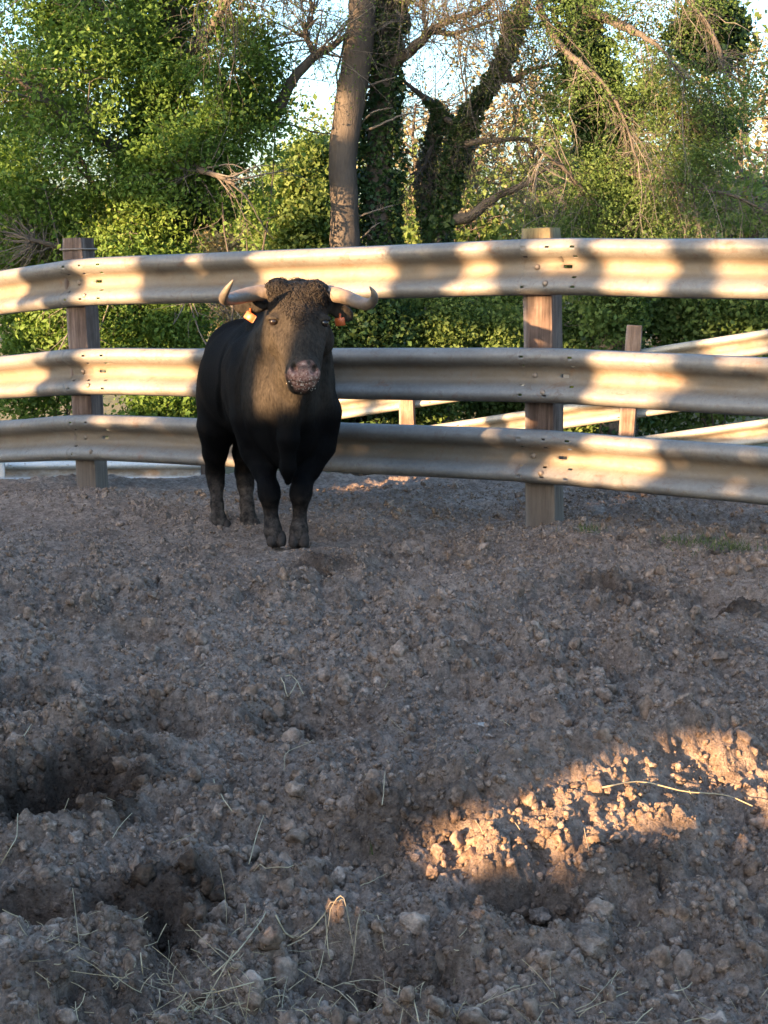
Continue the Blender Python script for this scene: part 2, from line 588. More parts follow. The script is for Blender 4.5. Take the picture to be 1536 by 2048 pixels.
def ground_sheet():
    ad = np.arange(-0.355, 0.3551, 0.00125)
    step = 0.004; a = 0.355; side = []
    while a < math.pi - 0.02:
        a += step; step = min(step * 1.12, 0.09); side.append(min(a, math.pi - 0.01))
    side = np.array(side)
    ang = np.concatenate([-side[::-1], ad, side])
    rr = list(np.linspace(0.15, 2.3, 24)); r = 2.32
    while r < 15.5:
        rr.append(r)
        r += min(r * r * 0.0008, 0.0026 * r) if r < 10.5 else 0.06 * (1 + (r - 10.5))
    rr = np.array(rr)
    A, RR = np.meshgrid(ang, rr)
    x = np.sin(A) * RR; y = np.cos(A) * RR
    z = soil_z(x, y)
    v = np.stack([x, y, z], -1).reshape(-1, 3)
    nr, na = A.shape
    i, j = np.meshgrid(np.arange(nr - 1), np.arange(na - 1), indexing='ij')
    b = i * na + j
    q = np.stack([b, b + 1, b + na + 1, b + na], -1).reshape(-1, 4)
    # close the seam behind and the middle
    i2 = np.arange(nr - 1)
    s = np.stack([i2 * na + na - 1, i2 * na, (i2 + 1) * na, (i2 + 1) * na + na - 1], -1)
    q = np.concatenate([q, s])[:, ::-1]
    me = make_mesh('dirt_ground', v, q)
    a_ = me.attributes.new('damp_shade', 'FLOAT', 'POINT')
    a_.data.foreach_set('value', damp_shade(v[:, 0], v[:, 1]).astype(np.float32))
    o = link('dirt_ground', me, M_SOIL)
    tag(o, 'churned grey brown dirt of the corral floor', None, None, 'structure')


ground_sheet()


def field_z(x, y):
    z = -0.40 - 1.45 * sstep(9.0, 13.0, y)
    z = z + 0.10 * noise2(x * 0.15, y * 0.15, 8) * sstep(12, 20, np.abs(y))
    z = z + 1.6 * sstep(24, 70, y)
    return z


def field():
    m, nt, b = new_mat('rough_meadow_grass')
    f = tex_noise(nt, 0.7, 6, 0.7)
    f2 = tex_noise(nt, 9, 5, 0.7)
    c = ramp(nt, f, [(0.35, (0.075, 0.085, 0.03)), (0.62, (0.17, 0.14, 0.075))])
    c = mix(nt, 0.6, c, ramp(nt, f2, [(0.3, (0.5, 0.5, 0.5)), (0.7, (1.3, 1.3, 1.3))]), 'MULTIPLY')
    nt.links.new(c, b.inputs['Base Color'])
    b.inputs['Roughness'].default_value = 0.95
    bump(nt, b, f2, 1.0, 0.08)
    ang = np.linspace(-math.pi, math.pi, 145)[:-1]
    rr = np.concatenate([np.linspace(0.5, 30, 60), np.geomspace(32, 900, 40)])
    A, RR = np.meshgrid(ang, rr)
    x = np.sin(A) * RR; y = np.cos(A) * RR
    z = field_z(x, y)
    v = np.stack([x, y, z], -1).reshape(-1, 3)
    nr, na = A.shape
    i, j = np.meshgrid(np.arange(nr - 1), np.arange(na), indexing='ij')
    j2 = (j + 1) % na
    q = np.stack([i * na + j, (i + 1) * na + j, (i + 1) * na + j2, i * na + j2], -1).reshape(-1, 4)
    o = link('grass_field', make_mesh('grass_field', v, q), m)
    tag(o, 'rough grass land beyond and below the corral', None, None, 'structure')


field()

# ------------------------------------------------------------------ guardrail fence
PROF = np.array([(0, 22), (7, 46), (20, 70), (36, 81), (50, 83), (64, 79), (78, 66), (92, 46), (106, 24), (120, 8), (136, 1), (156, 0),
                 (176, 1), (192, 8), (206, 24), (220, 46), (234, 66), (248, 79), (262, 83), (276, 81), (292, 70), (305, 46), (312, 22)], float) / 1000.0


def rail_mesh(name, path, up, out, holes=(), thick=0.0035, lift=0.0, wob=0.004, seed=0):
    """sweep the W profile along path (n,3); holes: (arc position, profile row 0..1 height m, half length, half height)"""
    path = np.asarray(path, float)
    seg = np.linalg.norm(np.diff(path, axis=0), axis=1)
    arc = np.concatenate([[0], np.cumsum(seg)])
    L = arc[-1]
    ts = list(np.arange(0, L, 0.07)) + [L]
    sp = PROF.copy()
    # arc length along profile by height (monotonic rows): add rows at hole edges
    hs = list(sp[:, 0])
    for a, h, hl, hh in holes:
        if 0.01 < a < L - 0.01:
            ts += [a - hl, a + hl]
            hs += [h - hh, h + hh]
    ts = np.unique(np.round(np.clip(ts, 0, L), 4))
    hs = np.unique(np.round(hs, 4))
    dep = np.interp(hs, sp[:, 0], sp[:, 1])
    c = np.stack([np.interp(ts, arc, path[:, k]) for k in range(3)], -1)
    tn = np.stack([np.interp(ts, arc, np.gradient(path[:, k], arc)) for k in range(2)] + [np.zeros(len(ts))], -1)
    tn = nrm(tn)
    o = np.stack([tn[:, 1], -tn[:, 0], 0 * tn[:, 0]], -1)      # outward = to the right of travel
    o = o * np.sign(np.sum(o * out, -1, keepdims=True))
    w = wob * fbm2(ts * 1.3, ts * 0 + seed * 3.7, 3, 200 + seed)
    wz = wob * 0.8 * fbm2(ts * 0.9, ts * 0 + seed * 5.1, 2, 300 + seed)
    dent = 0.004 * noise2(ts[:, None] * 5 + seed, hs[None, :] * 14 + seed * 2, 400 + seed)
    v = c[:, None] + o[:, None] * (dep[None, :, None] + lift + w[:, None, None] + dent[..., None]) + np.array([0, 0, 1.0]) * (hs[None, :, None] - 0.156 + wz[:, None, None])
    nt_, nh = len(ts), len(hs)
    i, j = np.meshgrid(np.arange(nt_ - 1), np.arange(nh - 1), indexing='ij')
    keep = np.ones(i.shape, bool)
    tm = 0.5 * (ts[:-1] + ts[1:]); hm = 0.5 * (hs[:-1] + hs[1:])
    for a, h, hl, hh in holes:
        keep &= ~((np.abs(tm - a)[:, None] < hl) & (np.abs(hm - h)[None, :] < hh))
    b = (i * nh + j)[keep]
    q = np.stack([b, b + 1, b + nh + 1, b + nh], -1)
    # orient outwards
    e1 = v.reshape(-1, 3)[q[0, 1]] - v.reshape(-1, 3)[q[0, 0]]; e2 = v.reshape(-1, 3)[q[0, 3]] - v.reshape(-1, 3)[q[0, 0]]
    me = make_mesh(name, v.reshape(-1, 3), q)
    a_ = me.attributes.new('valley', 'FLOAT', 'POINT')
    val = np.broadcast_to(sstep(0.062, 0.01, dep)[None, :] * (np.abs(hs - 0.156) < 0.09)[None, :], (nt_, nh))
    a_.data.foreach_set('value', np.ascontiguousarray(val, np.float32).ravel())
    return me


def rail(name, parent, mat, path, out, holes=(), lift=0.0, seed=0, org=None):
    org = np.asarray(parent.location)
    me = rail_mesh(name, np.asarray(path) - org, None, np.asarray(out, float), holes, 0.0035, lift, 0.004, seed)
    o = link(name, me, mat, parent)
    md = o.modifiers.new('thickness', 'SOLIDIFY')
    md.thickness = 0.0035
    md.offset = 0.0
    return o


def post_mesh(base, top, half, az, seed, mat, parent, name='post', shape=0.006):
    """squared timber with worn, slightly uneven faces"""
    base = np.asarray(base, float); top = np.asarray(top, float)
    n = 26
    up = nrm(top - base)
    f = np.array([math.sin(az), -math.cos(az), 0])      # front face normal
    s = np.cross(f, up); s = nrm(s); f = np.cross(up, s)
    ring = []
    m = 5
    for a in np.linspace(-1, 1, m, endpoint=False): ring.append((a, 1))
    for a in np.linspace(1, -1, m, endpoint=False): ring.append((1, a))
    for a in np.linspace(1, -1, m, endpoint=False): ring.append((a, -1))
    for a in np.linspace(-1, 1, m, endpoint=False): ring.append((-1, a))
    ring = np.array(ring)
    ring = np.sign(ring) * np.abs(ring) ** 1.0
    corner = (np.abs(ring).min(1) > 0.95)
    ring[corner] *= 0.955
    th = np.arange(len(ring))
    t = np.linspace(0, 1, n)
    H = np.linalg.norm(top - base)
    vs = []
    for k, tt in enumerate(t):
        c = base + (top - base) * tt
        nz = np.array([noise3(np.array([[tt * H * 3, q * 0.9, seed * 3.3]]), seed)[0] for q in th]) * shape
        fine = np.array([noise3(np.array([[tt * H * 0.8, q * 2.7, seed * 7.1]]), seed + 9)[0] for q in th]) * shape * 0.9
        sc = 1.0 - (0.04 if k in (n - 1,) else 0)
        d = half * sc + nz + fine
        vs.append(c + ring[:, :1] * d[:, None] * s + ring[:, 1:] * d[:, None] * f)
    vs.append((base + 0 * s)[None]); vs.append((top + up * 0.004)[None])
    v = np.concatenate(vs)
    m4 = len(ring)
    q = []
    for k in range(n - 1):
        for j in range(m4):
            q.append((k * m4 + j, k * m4 + (j + 1) % m4, (k + 1) * m4 + (j + 1) % m4, (k + 1) * m4 + j))
    tr = []
    for j in range(m4):
        tr.append((n * m4 + 1, (n - 1) * m4 + j, (n - 1) * m4 + (j + 1) % m4))
    v = v - np.asarray(parent.location)
    me = make_mesh(name, v, np.array(q)[:, ::-1], np.array(tr)[:, ::-1], True)
    hz_ = v[:, 2] + parent.location[2]
    rs = np.concatenate([np.tile((ring[:, 0] > 0.7) & (np.abs(ring[:, 1]) < 1.1), n), [False, False]]).astype(np.float32)  # right face greyed: sky light put into the timber colour
    rs *= np.clip(.7 + .5 * noise3(v * 4 + seed, 70), 0, 1)
    for an, arr in (('skylit_side', rs), ('dusty_foot', sstep(.42, .10, hz_ + .08 * noise3(v * 6, 71)) * (seed < 5)), ('lichen', sstep(H - .10, H - .03, (v + np.asarray(parent.location) - base) @ up) * (seed == 1))):
        a_ = me.attributes.new(an, 'FLOAT', 'POINT'); a_.data.foreach_set('value', np.ascontiguousarray(arr, np.float32))
    try:
        me.set_sharp_from_angle(angle=R(32))
    except Exception:
        pass
    return link(name, me, mat, parent)


def bolt_obj(parent, pos, out, r=0.013, name='bolt'):
    mb = MB()
    o = nrm(out)
    p = np.asarray(pos, float) - np.asarray(parent.parent.location if parent.parent else parent.location)
    pts = np.array([p - o * 0.004, p + o * 0.002, p + o * 0.007, p + o * 0.010])
    tubes(mb, pts[None], np.array([[r * 1.5, r * 1.5, r, r * 0.5]]), 8, cap=True)
    return mb.build(name, M_BOLT, parent, smooth=False)


# posts of the near fence: foot and top seen in the photograph
PY = [11.9, 9.24, 7.82, 6.15]
P_R0 = at(1081, 1062, PY[2]); P_R1 = at(1070, 456, PY[2] + 0.02)
P_L0 = at(164, 990, PY[1]); P_L1 = at(132, 476, PY[1] + 0.02)
rc = {  # rail centre heights at far-left end, left post, right post, beyond the right edge
    'top': [at(0, 587, 9.95)[2], at(163, 564, 9.2)[2], at(1085, 533, 7.8)[2], at(1536, 539, 7.15)[2]],
    'mid': [at(0, 755, 9.95)[2], at(163, 742, 9.2)[2], at(1085, 750, 7.8)[2], at(1536, 772, 7.15)[2]],
    'low': [at(0, 882, 9.95)[2], at(163, 873, 9.2)[2], at(1085, 911, 7.8)[2], at(1536, 949, 7.15)[2]]}
X0 = at(0, 587, 9.95)[0]; X3 = at(1536, 539, 7.15)[0]
nodeA = np.array([X0, 9.95]); nodeL = np.array([at(163, 564, 9.2)[0], 9.2]); nodeR = np.array([at(1090, 533, 7.8)[0], 7.8]); nodeE = np.array([X3, 7.15])
nodeLL = nodeL + (nodeA - nodeL) / np.linalg.norm(nodeA - nodeL) * 3.25
nodeRR = nodeR + (nodeE - nodeR) / np.linalg.norm(nodeE - nodeR) * 3.25
NODES = [nodeLL, nodeL, nodeR, nodeRR]
fence = thing('guardrail_fence', (nodeR[0], nodeR[1], -0.1), 'three rail corral fence of dusty crash barrier steel on timber posts behind the bull', 'fence')
nmid = nrm(np.array([NODES[2][1] - NODES[1][1], -(NODES[2][0] - NODES[1][0])]))
nmid = nmid if nmid[1] < 0 else -nmid
AZ = math.atan2(nmid[0], -nmid[1])
nv = np.array([nmid[0], nmid[1], 0])
HALF = 0.093
post_R = post_mesh(P_R0 - nv * -0.0 + np.array([0, 0, -0.12]) - nv * (HALF + .012), P_R1 - nv * (HALF + .012), HALF, AZ, 1, M_WOOD, fence)
HALF2 = 0.082
post_L = post_mesh(P_L0 + np.array([0, 0, -0.15]) - nv * (HALF2 + .045), P_L1 - nv * (HALF2 + .045), HALF2, AZ + R(4), 2, M_WOOD, fence)
for nd, zz, sd in ((nodeRR, 1.62, 3), (nodeLL, 1.0, 4)):
    b_ = np.array([nd[0], nd[1], -0.6]); t_ = np.array([nd[0], nd[1], zz])
    post_mesh(b_ - nv * HALF, t_ - nv * HALF, HALF, AZ, sd, M_WOOD, fence)


def corner_path(a, b, c, za, zb, zc, start, end, side):
    pass


def node_z(key):
    z = rc[key]
    lA = np.linalg.norm(nodeA - nodeL)
    zLL = z[1] + (z[0] - z[1]) / lA * 3.25
    lE = np.linalg.norm(nodeE - nodeR)
    zRR = z[2] + (z[3] - z[2]) / lE * 3.25
    return [zLL, z[1], z[2], zRR]


def full_path(key):
    """whole fence line with softly bent corners, finely sampled"""
    zs = node_z(key)
    pts = [np.array([n[0], n[1], z]) for n, z in zip(NODES, zs)]
    ext0 = pts[0] + (pts[0] - pts[1]) * 0.1
    ext1 = pts[3] + (pts[3] - pts[2]) * 0.1
    allp = [ext0] + pts + [ext1]
    out = []
    for k in range(len(allp) - 1):
        L = np.linalg.norm(allp[k + 1] - allp[k])
        n = int(L / 0.04)
        for t in range(n):
            out.append(allp[k] + (allp[k + 1] - allp[k]) * t / n)
    out.append(allp[-1])
    out = np.array(out)
    for it in range(30):
        out[1:-1] = 0.25 * out[:-2] + 0.5 * out[1:-1] + 0.25 * out[2:]
    return out


sd = 0
for key in ('top', 'mid', 'low'):
    P = full_path(key)
    arc = np.concatenate([[0], np.cumsum(np.linalg.norm(np.diff(P, axis=0), axis=1))])
    npos = []
    for n in NODES:
        npos.append(arc[np.argmin(np.hypot(P[:, 0] - n[0], P[:, 1] - n[1]))])
    for k in range(3):
        a0 = npos[k] - 0.16; a1 = npos[k + 1] + 0.13
        sel = (arc >= a0) & (arc <= a1)
        path = P[sel]; s0 = arc[sel][0]
        holes = []
        hz = (0.046, 0.098, 0.214, 0.266)
        for nd in (npos[k], npos[k + 1]):
            for off in (-0.10, 0.05, 0.20):
                for h in hz:
                    if rng.random() < 0.8:
                        holes.append((nd + off - s0 + rng.normal(0, .004), h, 0.013, 0.0055))
        holes.append((npos[k] + 0.145 - s0, 0.156, 0.026, 0.009))
        lift = 0.004 * k
        ro = rail('rail', fence, M_STEEL, path, (nv[0], nv[1], 0), holes, lift, sd)
        sd += 1
        # post bolt in the valley and a few splice bolts
        for nd, off, h in ((npos[k], -0.04, 0.156), (npos[k], 0.06, 0.156 - 0.09)):
            i = np.argmin(np.abs(arc - (nd + off)))
            tn = nrm(P[min(i + 1, len(P) - 1)] - P[i - 1]); o = np.array([tn[1], -tn[0], 0]); o = o * np.sign(o @ nv)
            dep = np.interp(h, PROF[:, 0], PROF[:, 1])
            bolt_obj(ro, P[i] + o * (dep + lift + 0.003) + np.array([0, 0, h - 0.156]), o, 0.012)
# iron strap round the head of the left post
mb = MB()
up_ = nrm(P_L1 - P_L0)
c_ = P_L1 - up_ * 0.075 - nv * (HALF2 + .045)
f_ = np.array([math.sin(AZ + R(4)), -math.cos(AZ + R(4)), 0]); s_ = np.cross(f_, up_)
hh = HALF2 + 0.006
ringp = np.array([c_ + s_ * a * hh + f_ * b * hh for a, b in ((-1, -1), (1, -1), (1, 1), (-1, 1), (-1, -1))])
tubes(mb, (ringp - np.asarray(fence.location))[None], np.full((1, 5), 0.007), 6)
mb.build('strap', M_BOLT, post_L)

# ------------------------------------------------------------------ second fence, on the lower ground behind
bf = thing('guardrail_fence', at(1250, 900, 17.3), 'distant guardrail fence rising to the right on lower ground beyond the corral', 'fence')


def back_rail(p0, Y0, p1, Y1, seed, mat=M_STEEL_FAR, par=bf):
    a = at(p0[0], p0[1], Y0); b = at(p1[0], p1[1], Y1)
    path = np.linspace(a, b, 60)
    L = np.linalg.norm(b - a)
    holes = [(L * f + o, h, 0.014, 0.006) for f in (0.3, 0.62) for o in (-0.1, 0.08) for h in (0.05, 0.26)]
    return rail('rail', par, mat, path, (0.1, -1, 0), holes, 0, seed)


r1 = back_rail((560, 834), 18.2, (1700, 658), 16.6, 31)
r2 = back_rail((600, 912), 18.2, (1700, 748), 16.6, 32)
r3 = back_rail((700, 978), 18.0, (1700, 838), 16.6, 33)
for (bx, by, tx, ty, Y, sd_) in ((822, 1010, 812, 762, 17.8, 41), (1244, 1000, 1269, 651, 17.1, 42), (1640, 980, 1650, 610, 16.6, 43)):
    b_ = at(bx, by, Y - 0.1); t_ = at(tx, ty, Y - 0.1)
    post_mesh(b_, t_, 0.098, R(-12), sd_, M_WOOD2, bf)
lf = thing('guardrail_fence', at(60, 1010, 17.5), 'low pale grey guardrail seen under the fence at left', 'fence')
M_GREY = steel_mat('pale_grey_galvanised_steel', (0.42, 0.44, 0.45), (0.55, 0.57, 0.58), rust_amt=0.74)
back_rail((-160, 946), 17.2, (402, 944), 17.6, 34, M_GREY, lf)
post_mesh(at(4, 1080, 17.1), at(2, 918, 17.1), 0.045, R(10), 44, M_GREY, lf)
post_mesh(at(404, 1080, 17.7), at(404, 930, 17.7), 0.05, R(10), 45, M_WOOD2, lf)
# ------------------------------------------------------------------ the bull (one continuous body from a distance field)
def surface_nets(F, h, org):
    S = F < 0
    nx, ny, nz = F.shape
    c = np.zeros((nx - 1, ny - 1, nz - 1), np.uint8)
    for a in (0, 1):
        for b in (0, 1):
            for d in (0, 1):
                c += S[a:nx - 1 + a, b:ny - 1 + b, d:nz - 1 + d]
    act = np.argwhere((c > 0) & (c < 8))
    idx = np.full(c.shape, -1, np.int32)
    idx[act[:, 0], act[:, 1], act[:, 2]] = np.arange(len(act))
    cr = [(a, b, d) for a in (0, 1) for b in (0, 1) for d in (0, 1)]
    val = {k: F[act[:, 0] + k[0], act[:, 1] + k[1], act[:, 2] + k[2]].astype(float) for k in cr}
    acc = np.zeros((len(act), 3)); cnt = np.zeros(len(act))
    for k in cr:
        for ax in range(3):
            if k[ax] == 0:
                k2 = list(k); k2[ax] = 1; k2 = tuple(k2)
                a, b = val[k], val[k2]
                m = (a < 0) != (b < 0)
                t = np.where(m, a / np.where(m, a - b, 1), 0)
                p = np.tile(np.array(k, float), (len(act), 1)); p[:, ax] += t
                acc[m] += p[m]; cnt[m] += 1
    v = (act + acc / cnt[:, None]) * h + org
    quads = []
    for ax in range(3):
        sl0 = [slice(None)] * 3; sl1 = [slice(None)] * 3
        sl0[ax] = slice(0, -1); sl1[ax] = slice(1, None)
        e = np.argwhere(S[tuple(sl0)] != S[tuple(sl1)])
        u, w = [(1, 2), (2, 0), (0, 1)][ax]
        ok = (e[:, u] > 0) & (e[:, w] > 0) & (e[:, u] < F.shape[u] - 1) & (e[:, w] < F.shape[w] - 1)
        e = e[ok]
        def cell(du, dw):
            k = e.copy(); k[:, u] -= du; k[:, w] -= dw
            return idx[k[:, 0], k[:, 1], k[:, 2]]
        q = np.stack([cell(1, 1), cell(0, 1), cell(0, 0), cell(1, 0)], -1)
        ins = S[e[:, 0], e[:, 1], e[:, 2]]
        q = np.where(ins[:, None], q, q[:, ::-1])
        quads.append(q)
    return v, np.concatenate(quads)


class Field:
    def __init__(self, lo, hi, h):
        self.lo = np.array(lo, float); self.h = h
        self.n = np.ceil((np.array(hi) - self.lo) / h).astype(int)
        self.F = np.full(self.n, 0.6, np.float32)

    def box(self, a, b):
        i0 = np.clip(np.floor((np.minimum(a, b) - self.lo) / self.h).astype(int), 0, self.n - 1)
        i1 = np.clip(np.ceil((np.maximum(a, b) - self.lo) / self.h).astype(int), 1, self.n)
        g = [self.lo[k] + self.h * np.arange(i0[k], i1[k]) for k in range(3)]
        X = np.meshgrid(*g, indexing='ij')
        return tuple(slice(i0[k], i1[k]) for k in range(3)), X

    def put(self, sl, d, k, cut=False):
        f = self.F[sl]
        if cut:
            d = -d
            hh = np.clip(0.5 - 0.5 * (f - d) / k, 0, 1)
            self.F[sl] = f * (1 - hh) + d * hh + k * hh * (1 - hh)
        else:
            hh = np.clip(0.5 + 0.5 * (f - d) / k, 0, 1)
            self.F[sl] = f * (1 - hh) + d * hh - k * hh * (1 - hh)

    def cap(self, a, b, ra, rb, k=0.05, cut=False):
        a = np.asarray(a, float); b = np.asarray(b, float)
        m = max(ra, rb) + k + 0.03
        sl, X = self.box(np.minimum(a, b) - m, np.maximum(a, b) + m)
        ab = b - a; L2 = max(ab @ ab, 1e-9)
        t = np.clip(sum((X[i] - a[i]) * ab[i] for i in range(3)) / L2, 0, 1)
        d = np.sqrt(sum((X[i] - a[i] - ab[i] * t) ** 2 for i in range(3))) - (ra + (rb - ra) * t)
        self.put(sl, d, k, cut)

    def chain(self, pts, k=0.04):
        for (a, ra), (b, rb) in zip(pts[:-1], pts[1:]):
            self.cap(a, b, ra, rb, k)

    def ell(self, c, r, k=0.06, yaw=0.0, roll=0.0, cut=False):
        c = np.asarray(c, float); r = np.asarray(r, float)
        m = r.max() + k + 0.03
        sl, X = self.box(c - m, c + m)
        x, y, z = X[0] - c[0], X[1] - c[1], X[2] - c[2]
        cy, sy = math.cos(yaw), math.sin(yaw)
        x, y = x * cy + y * sy, -x * sy + y * cy
        cr_, sr = math.cos(roll), math.sin(roll)
        x, z = x * cr_ + z * sr, -x * sr + z * cr_
        k0 = np.sqrt((x / r[0]) ** 2 + (y / r[1]) ** 2 + (z / r[2]) ** 2)
        k1 = np.sqrt((x / r[0] ** 2) ** 2 + (y / r[1] ** 2) ** 2 + (z / r[2] ** 2) ** 2)
        d = np.where(k1 > 1e-6, k0 * (k0 - 1) / np.maximum(k1, 1e-6), -r.min())
        self.put(sl, d, k, cut)

    def sample(self, p):
        g = (np.asarray(p) - self.lo) / self.h
        i = np.clip(g.astype(int), 0, self.n - 2)
        f = np.clip(g - i, 0, 1)
        out = 0
        for a in (0, 1):
            for b in (0, 1):
                for d in (0, 1):
                    w = (f[..., 0] if a else 1 - f[..., 0]) * (f[..., 1] if b else 1 - f[..., 1]) * (f[..., 2] if d else 1 - f[..., 2])
                    out = out + w * self.F[i[..., 0] + a, i[..., 1] + b, i[..., 2] + d]
        return out

    def hit(self, px, py, y0=6.2, y1=8.8):
        """first surface point of the body behind a photo pixel"""
        ys = np.arange(y0, y1, 0.004)
        p = np.array([at(px, py, y) for y in ys])
        s = self.sample(p)
        i = np.argmax(s < 0)
        return p[i] if s[i] < 0 else None

    def normal(self, p):
        e = self.h
        g = np.array([self.sample(np.asarray(p) + np.eye(3)[k] * e) - self.sample(np.asarray(p) - np.eye(3)[k] * e) for k in range(3)])
        return g / (np.linalg.norm(g) + 1e-9)


B = at
BF = Field((-1.30, 6.22, -0.26), (-0.06, 8.85, 1.52), 0.008)
BY = R(17)        # body yaw
# trunk
BF.ell(B(563, 785, 7.17), (.250, .30, .355), .06, BY)
BF.ell(B(565, 650, 7.40), (.17, .33, .17), .10, BY)
BF.ell(B(630, 765, 7.20), (.088, .19, .27), .06, BY)
BF.ell(B(488, 770, 7.28), (.095, .19, .27), .07, BY)
BF.ell(B(540, 752, 7.60), (.295, .42, .345), .10, BY)
BF.ell(B(512, 755, 7.95), (.335, .42, .335), .10, BY)
BF.ell(B(490, 712, 8.28), (.25, .28, .24), .10, BY)
BF.ell(B(441, 795, 8.12), (.145, .23, .27), .07, BY)
BF.ell(B(530, 795, 8.22), (.145, .23, .27), .07, BY)
# brisket and dewlap
BF.ell(B(577, 870, 7.05), (.13, .14, .16), .08)
BF.chain([(B(578, 790, 6.86), .055), (B(577, 870, 6.86), .046), (B(577, 930, 6.89), .036), (B(576, 958, 6.91), .016)], .045)
BF.chain([(B(577, 880, 6.98), .05), (B(577, 935, 6.98), .03)], .05)
# hind legs
BF.chain([(B(434, 850, 8.07), .125), (B(430, 900, 8.12), .072), (B(430, 940, 8.20), .054), (B(432, 962, 8.18), .045), (B(434, 1005, 8.10), .034), (B(437, 1034, 8.06), .042), (B(441, 1052, 8.02), .046)], .035)
BF.cap(B(428, 930, 8.22), B(430, 945, 8.24), .03, .03, .03)
BF.chain([(B(508, 850, 8.15), .125), (B(492, 900, 8.18), .078), (B(489, 940, 8.26), .056), (B(491, 965, 8.22), .047), (B(494, 1005, 8.14), .038), (B(497, 1034, 8.10), .045), (B(500, 1050, 8.06), .048)], .035)
# fore legs
BF.chain([(B(512, 830, 7.16), .135), (B(518, 890, 7.16), .098), (B(527, 930, 7.10), .060), (B(537, 970, 7.02), .048), (B(539, 986, 7.01), .049), (B(541, 1010, 7.03), .031), (B(543, 1035, 7.02), .030), (B(546, 1056, 6.99), .041), (B(549, 1076, 6.96), .040)], .04)
BF.chain([(B(640, 820, 7.14), .115), (B(636, 885, 7.15), .092), (B(614, 932, 7.09), .063), (B(603, 970, 7.02), .048), (B(601, 986, 7.01), .048), (B(600, 1010, 7.03), .030), (B(599, 1035, 7.02), .029), (B(598, 1056, 6.99), .041), (B(597, 1076, 6.96), .040)], .04)
# neck
BF.cap(B(590, 655, 6.98), B(563, 745, 7.22), .175, .235, .08)
BF.cap(B(592, 600, 7.02), B(566, 630, 7.40), .125, .155, .08)
BF.cap(B(588, 735, 6.86), B(577, 800, 6.97), .12, .135, .07)
# head
BF.ell(B(597, 608, 6.74), (.152, .13, .125), .04)
BF.ell(B(558, 574, 6.72), (.066, .075, .062), .03)
BF.ell(B(632, 579, 6.72), (.066, .075, .062), .03)
BF.ell(B(596, 648, 6.68), (.148, .115, .12), .04)
BF.cap(B(599, 650, 6.64), B(604, 722, 6.49), .118, .074, .04)
BF.ell(B(606, 742, 6.44), (.086, .075, .070), .035)
BF.ell(B(603, 766, 6.48), (.068, .065, .04), .03)
BF.cap(B(592, 690, 6.76), B(600, 750, 6.56), .105, .07, .05)
BF.ell(B(552, 672, 6.74), (.06, .10, .08), .05)
BF.ell(B(646, 674, 6.76), (.055, .10, .08), .05)
BF.ell(B(545, 630, 6.60), (.034, .034, .02), .03)
BF.ell(B(651, 632, 6.62), (.030, .034, .02), .03)
BF.cap(B(545, 655, 6.58), B(580, 715, 6.50), .022, .02, .05)
BF.cap(B(648, 657, 6.60), B(630, 718, 6.50), .022, .02, .05)
# ears
BF.cap(B(535, 603, 6.78), B(515, 606, 6.77), .026, .03, .02)
BF.ell(B(499, 608, 6.75), (.082, .028, .034), .025, 0, R(3))
BF.cap(B(660, 600, 6.80), B(670, 608, 6.80), .026, .03, .02)
BF.ell(B(682, 617, 6.77), (.068, .028, .044), .025, 0, R(-32))
BF.ell(B(500, 609, 6.722), (.058, .010, .018), .015, 0, R(4), cut=True)
BF.ell(B(682, 619, 6.742), (.046, .010, .022), .015, 0, R(-32), cut=True)
# tail hidden behind
BF.chain([(B(490, 650, 8.52), .04), (B(494, 720, 8.58), .03), (B(496, 880, 8.58), .018), (B(497, 940, 8.56), .028), (B(497, 975, 8.55), .012)], .03)
# folds of skin on the neck, and the bull's fine lumps
sl, X = BF.box(np.array([-1.1, 6.4, 0.35]), np.array([-0.15, 7.5, 1.45]))
PP = np.stack(X, -1)
wv = np.sin((PP[..., 0] * 34 + PP[..., 2] * 9 + 1.2 * noise3(PP * 6, 3))) * sstep(6.75, 6.9, PP[..., 1]) * sstep(7.35, 7.15, PP[..., 1])
BF.F[sl] += (0.005 * wv + 0.004 * noise3(PP * 14, 5)).astype(np.float32)
def groove(pts, r, k, deep):
    q = [BF.hit(x, y) for x, y in pts]
    q = [p for p in q if p is not None]
    q = [p - BF.normal(p) * (deep - r) * 1.0 for p in q]
    for a, b in zip(q[:-1], q[1:]):
        if np.linalg.norm(a - b) < .35: BF.cap(a, b, r, r, k, cut=True)


groove([(497, 690), (482, 740), (478, 800), (488, 860)], .018, .03, -.004)
groove([(528, 800), (545, 850), (556, 900), (560, 925)], .014, .025, -.003)
groove([(612, 790), (604, 850), (598, 905), (594, 925)], .014, .025, -.003)
groove([(652, 720), (640, 780), (632, 840)], .014, .03, -.003)
groove([(515, 655), (528, 720), (548, 775), (575, 800)], .012, .025, -.003)
groove([(538, 655), (545, 700), (562, 740)], .009, .02, -.002)
groove([(450, 690), (440, 760), (446, 830)], .018, .04, -.004)
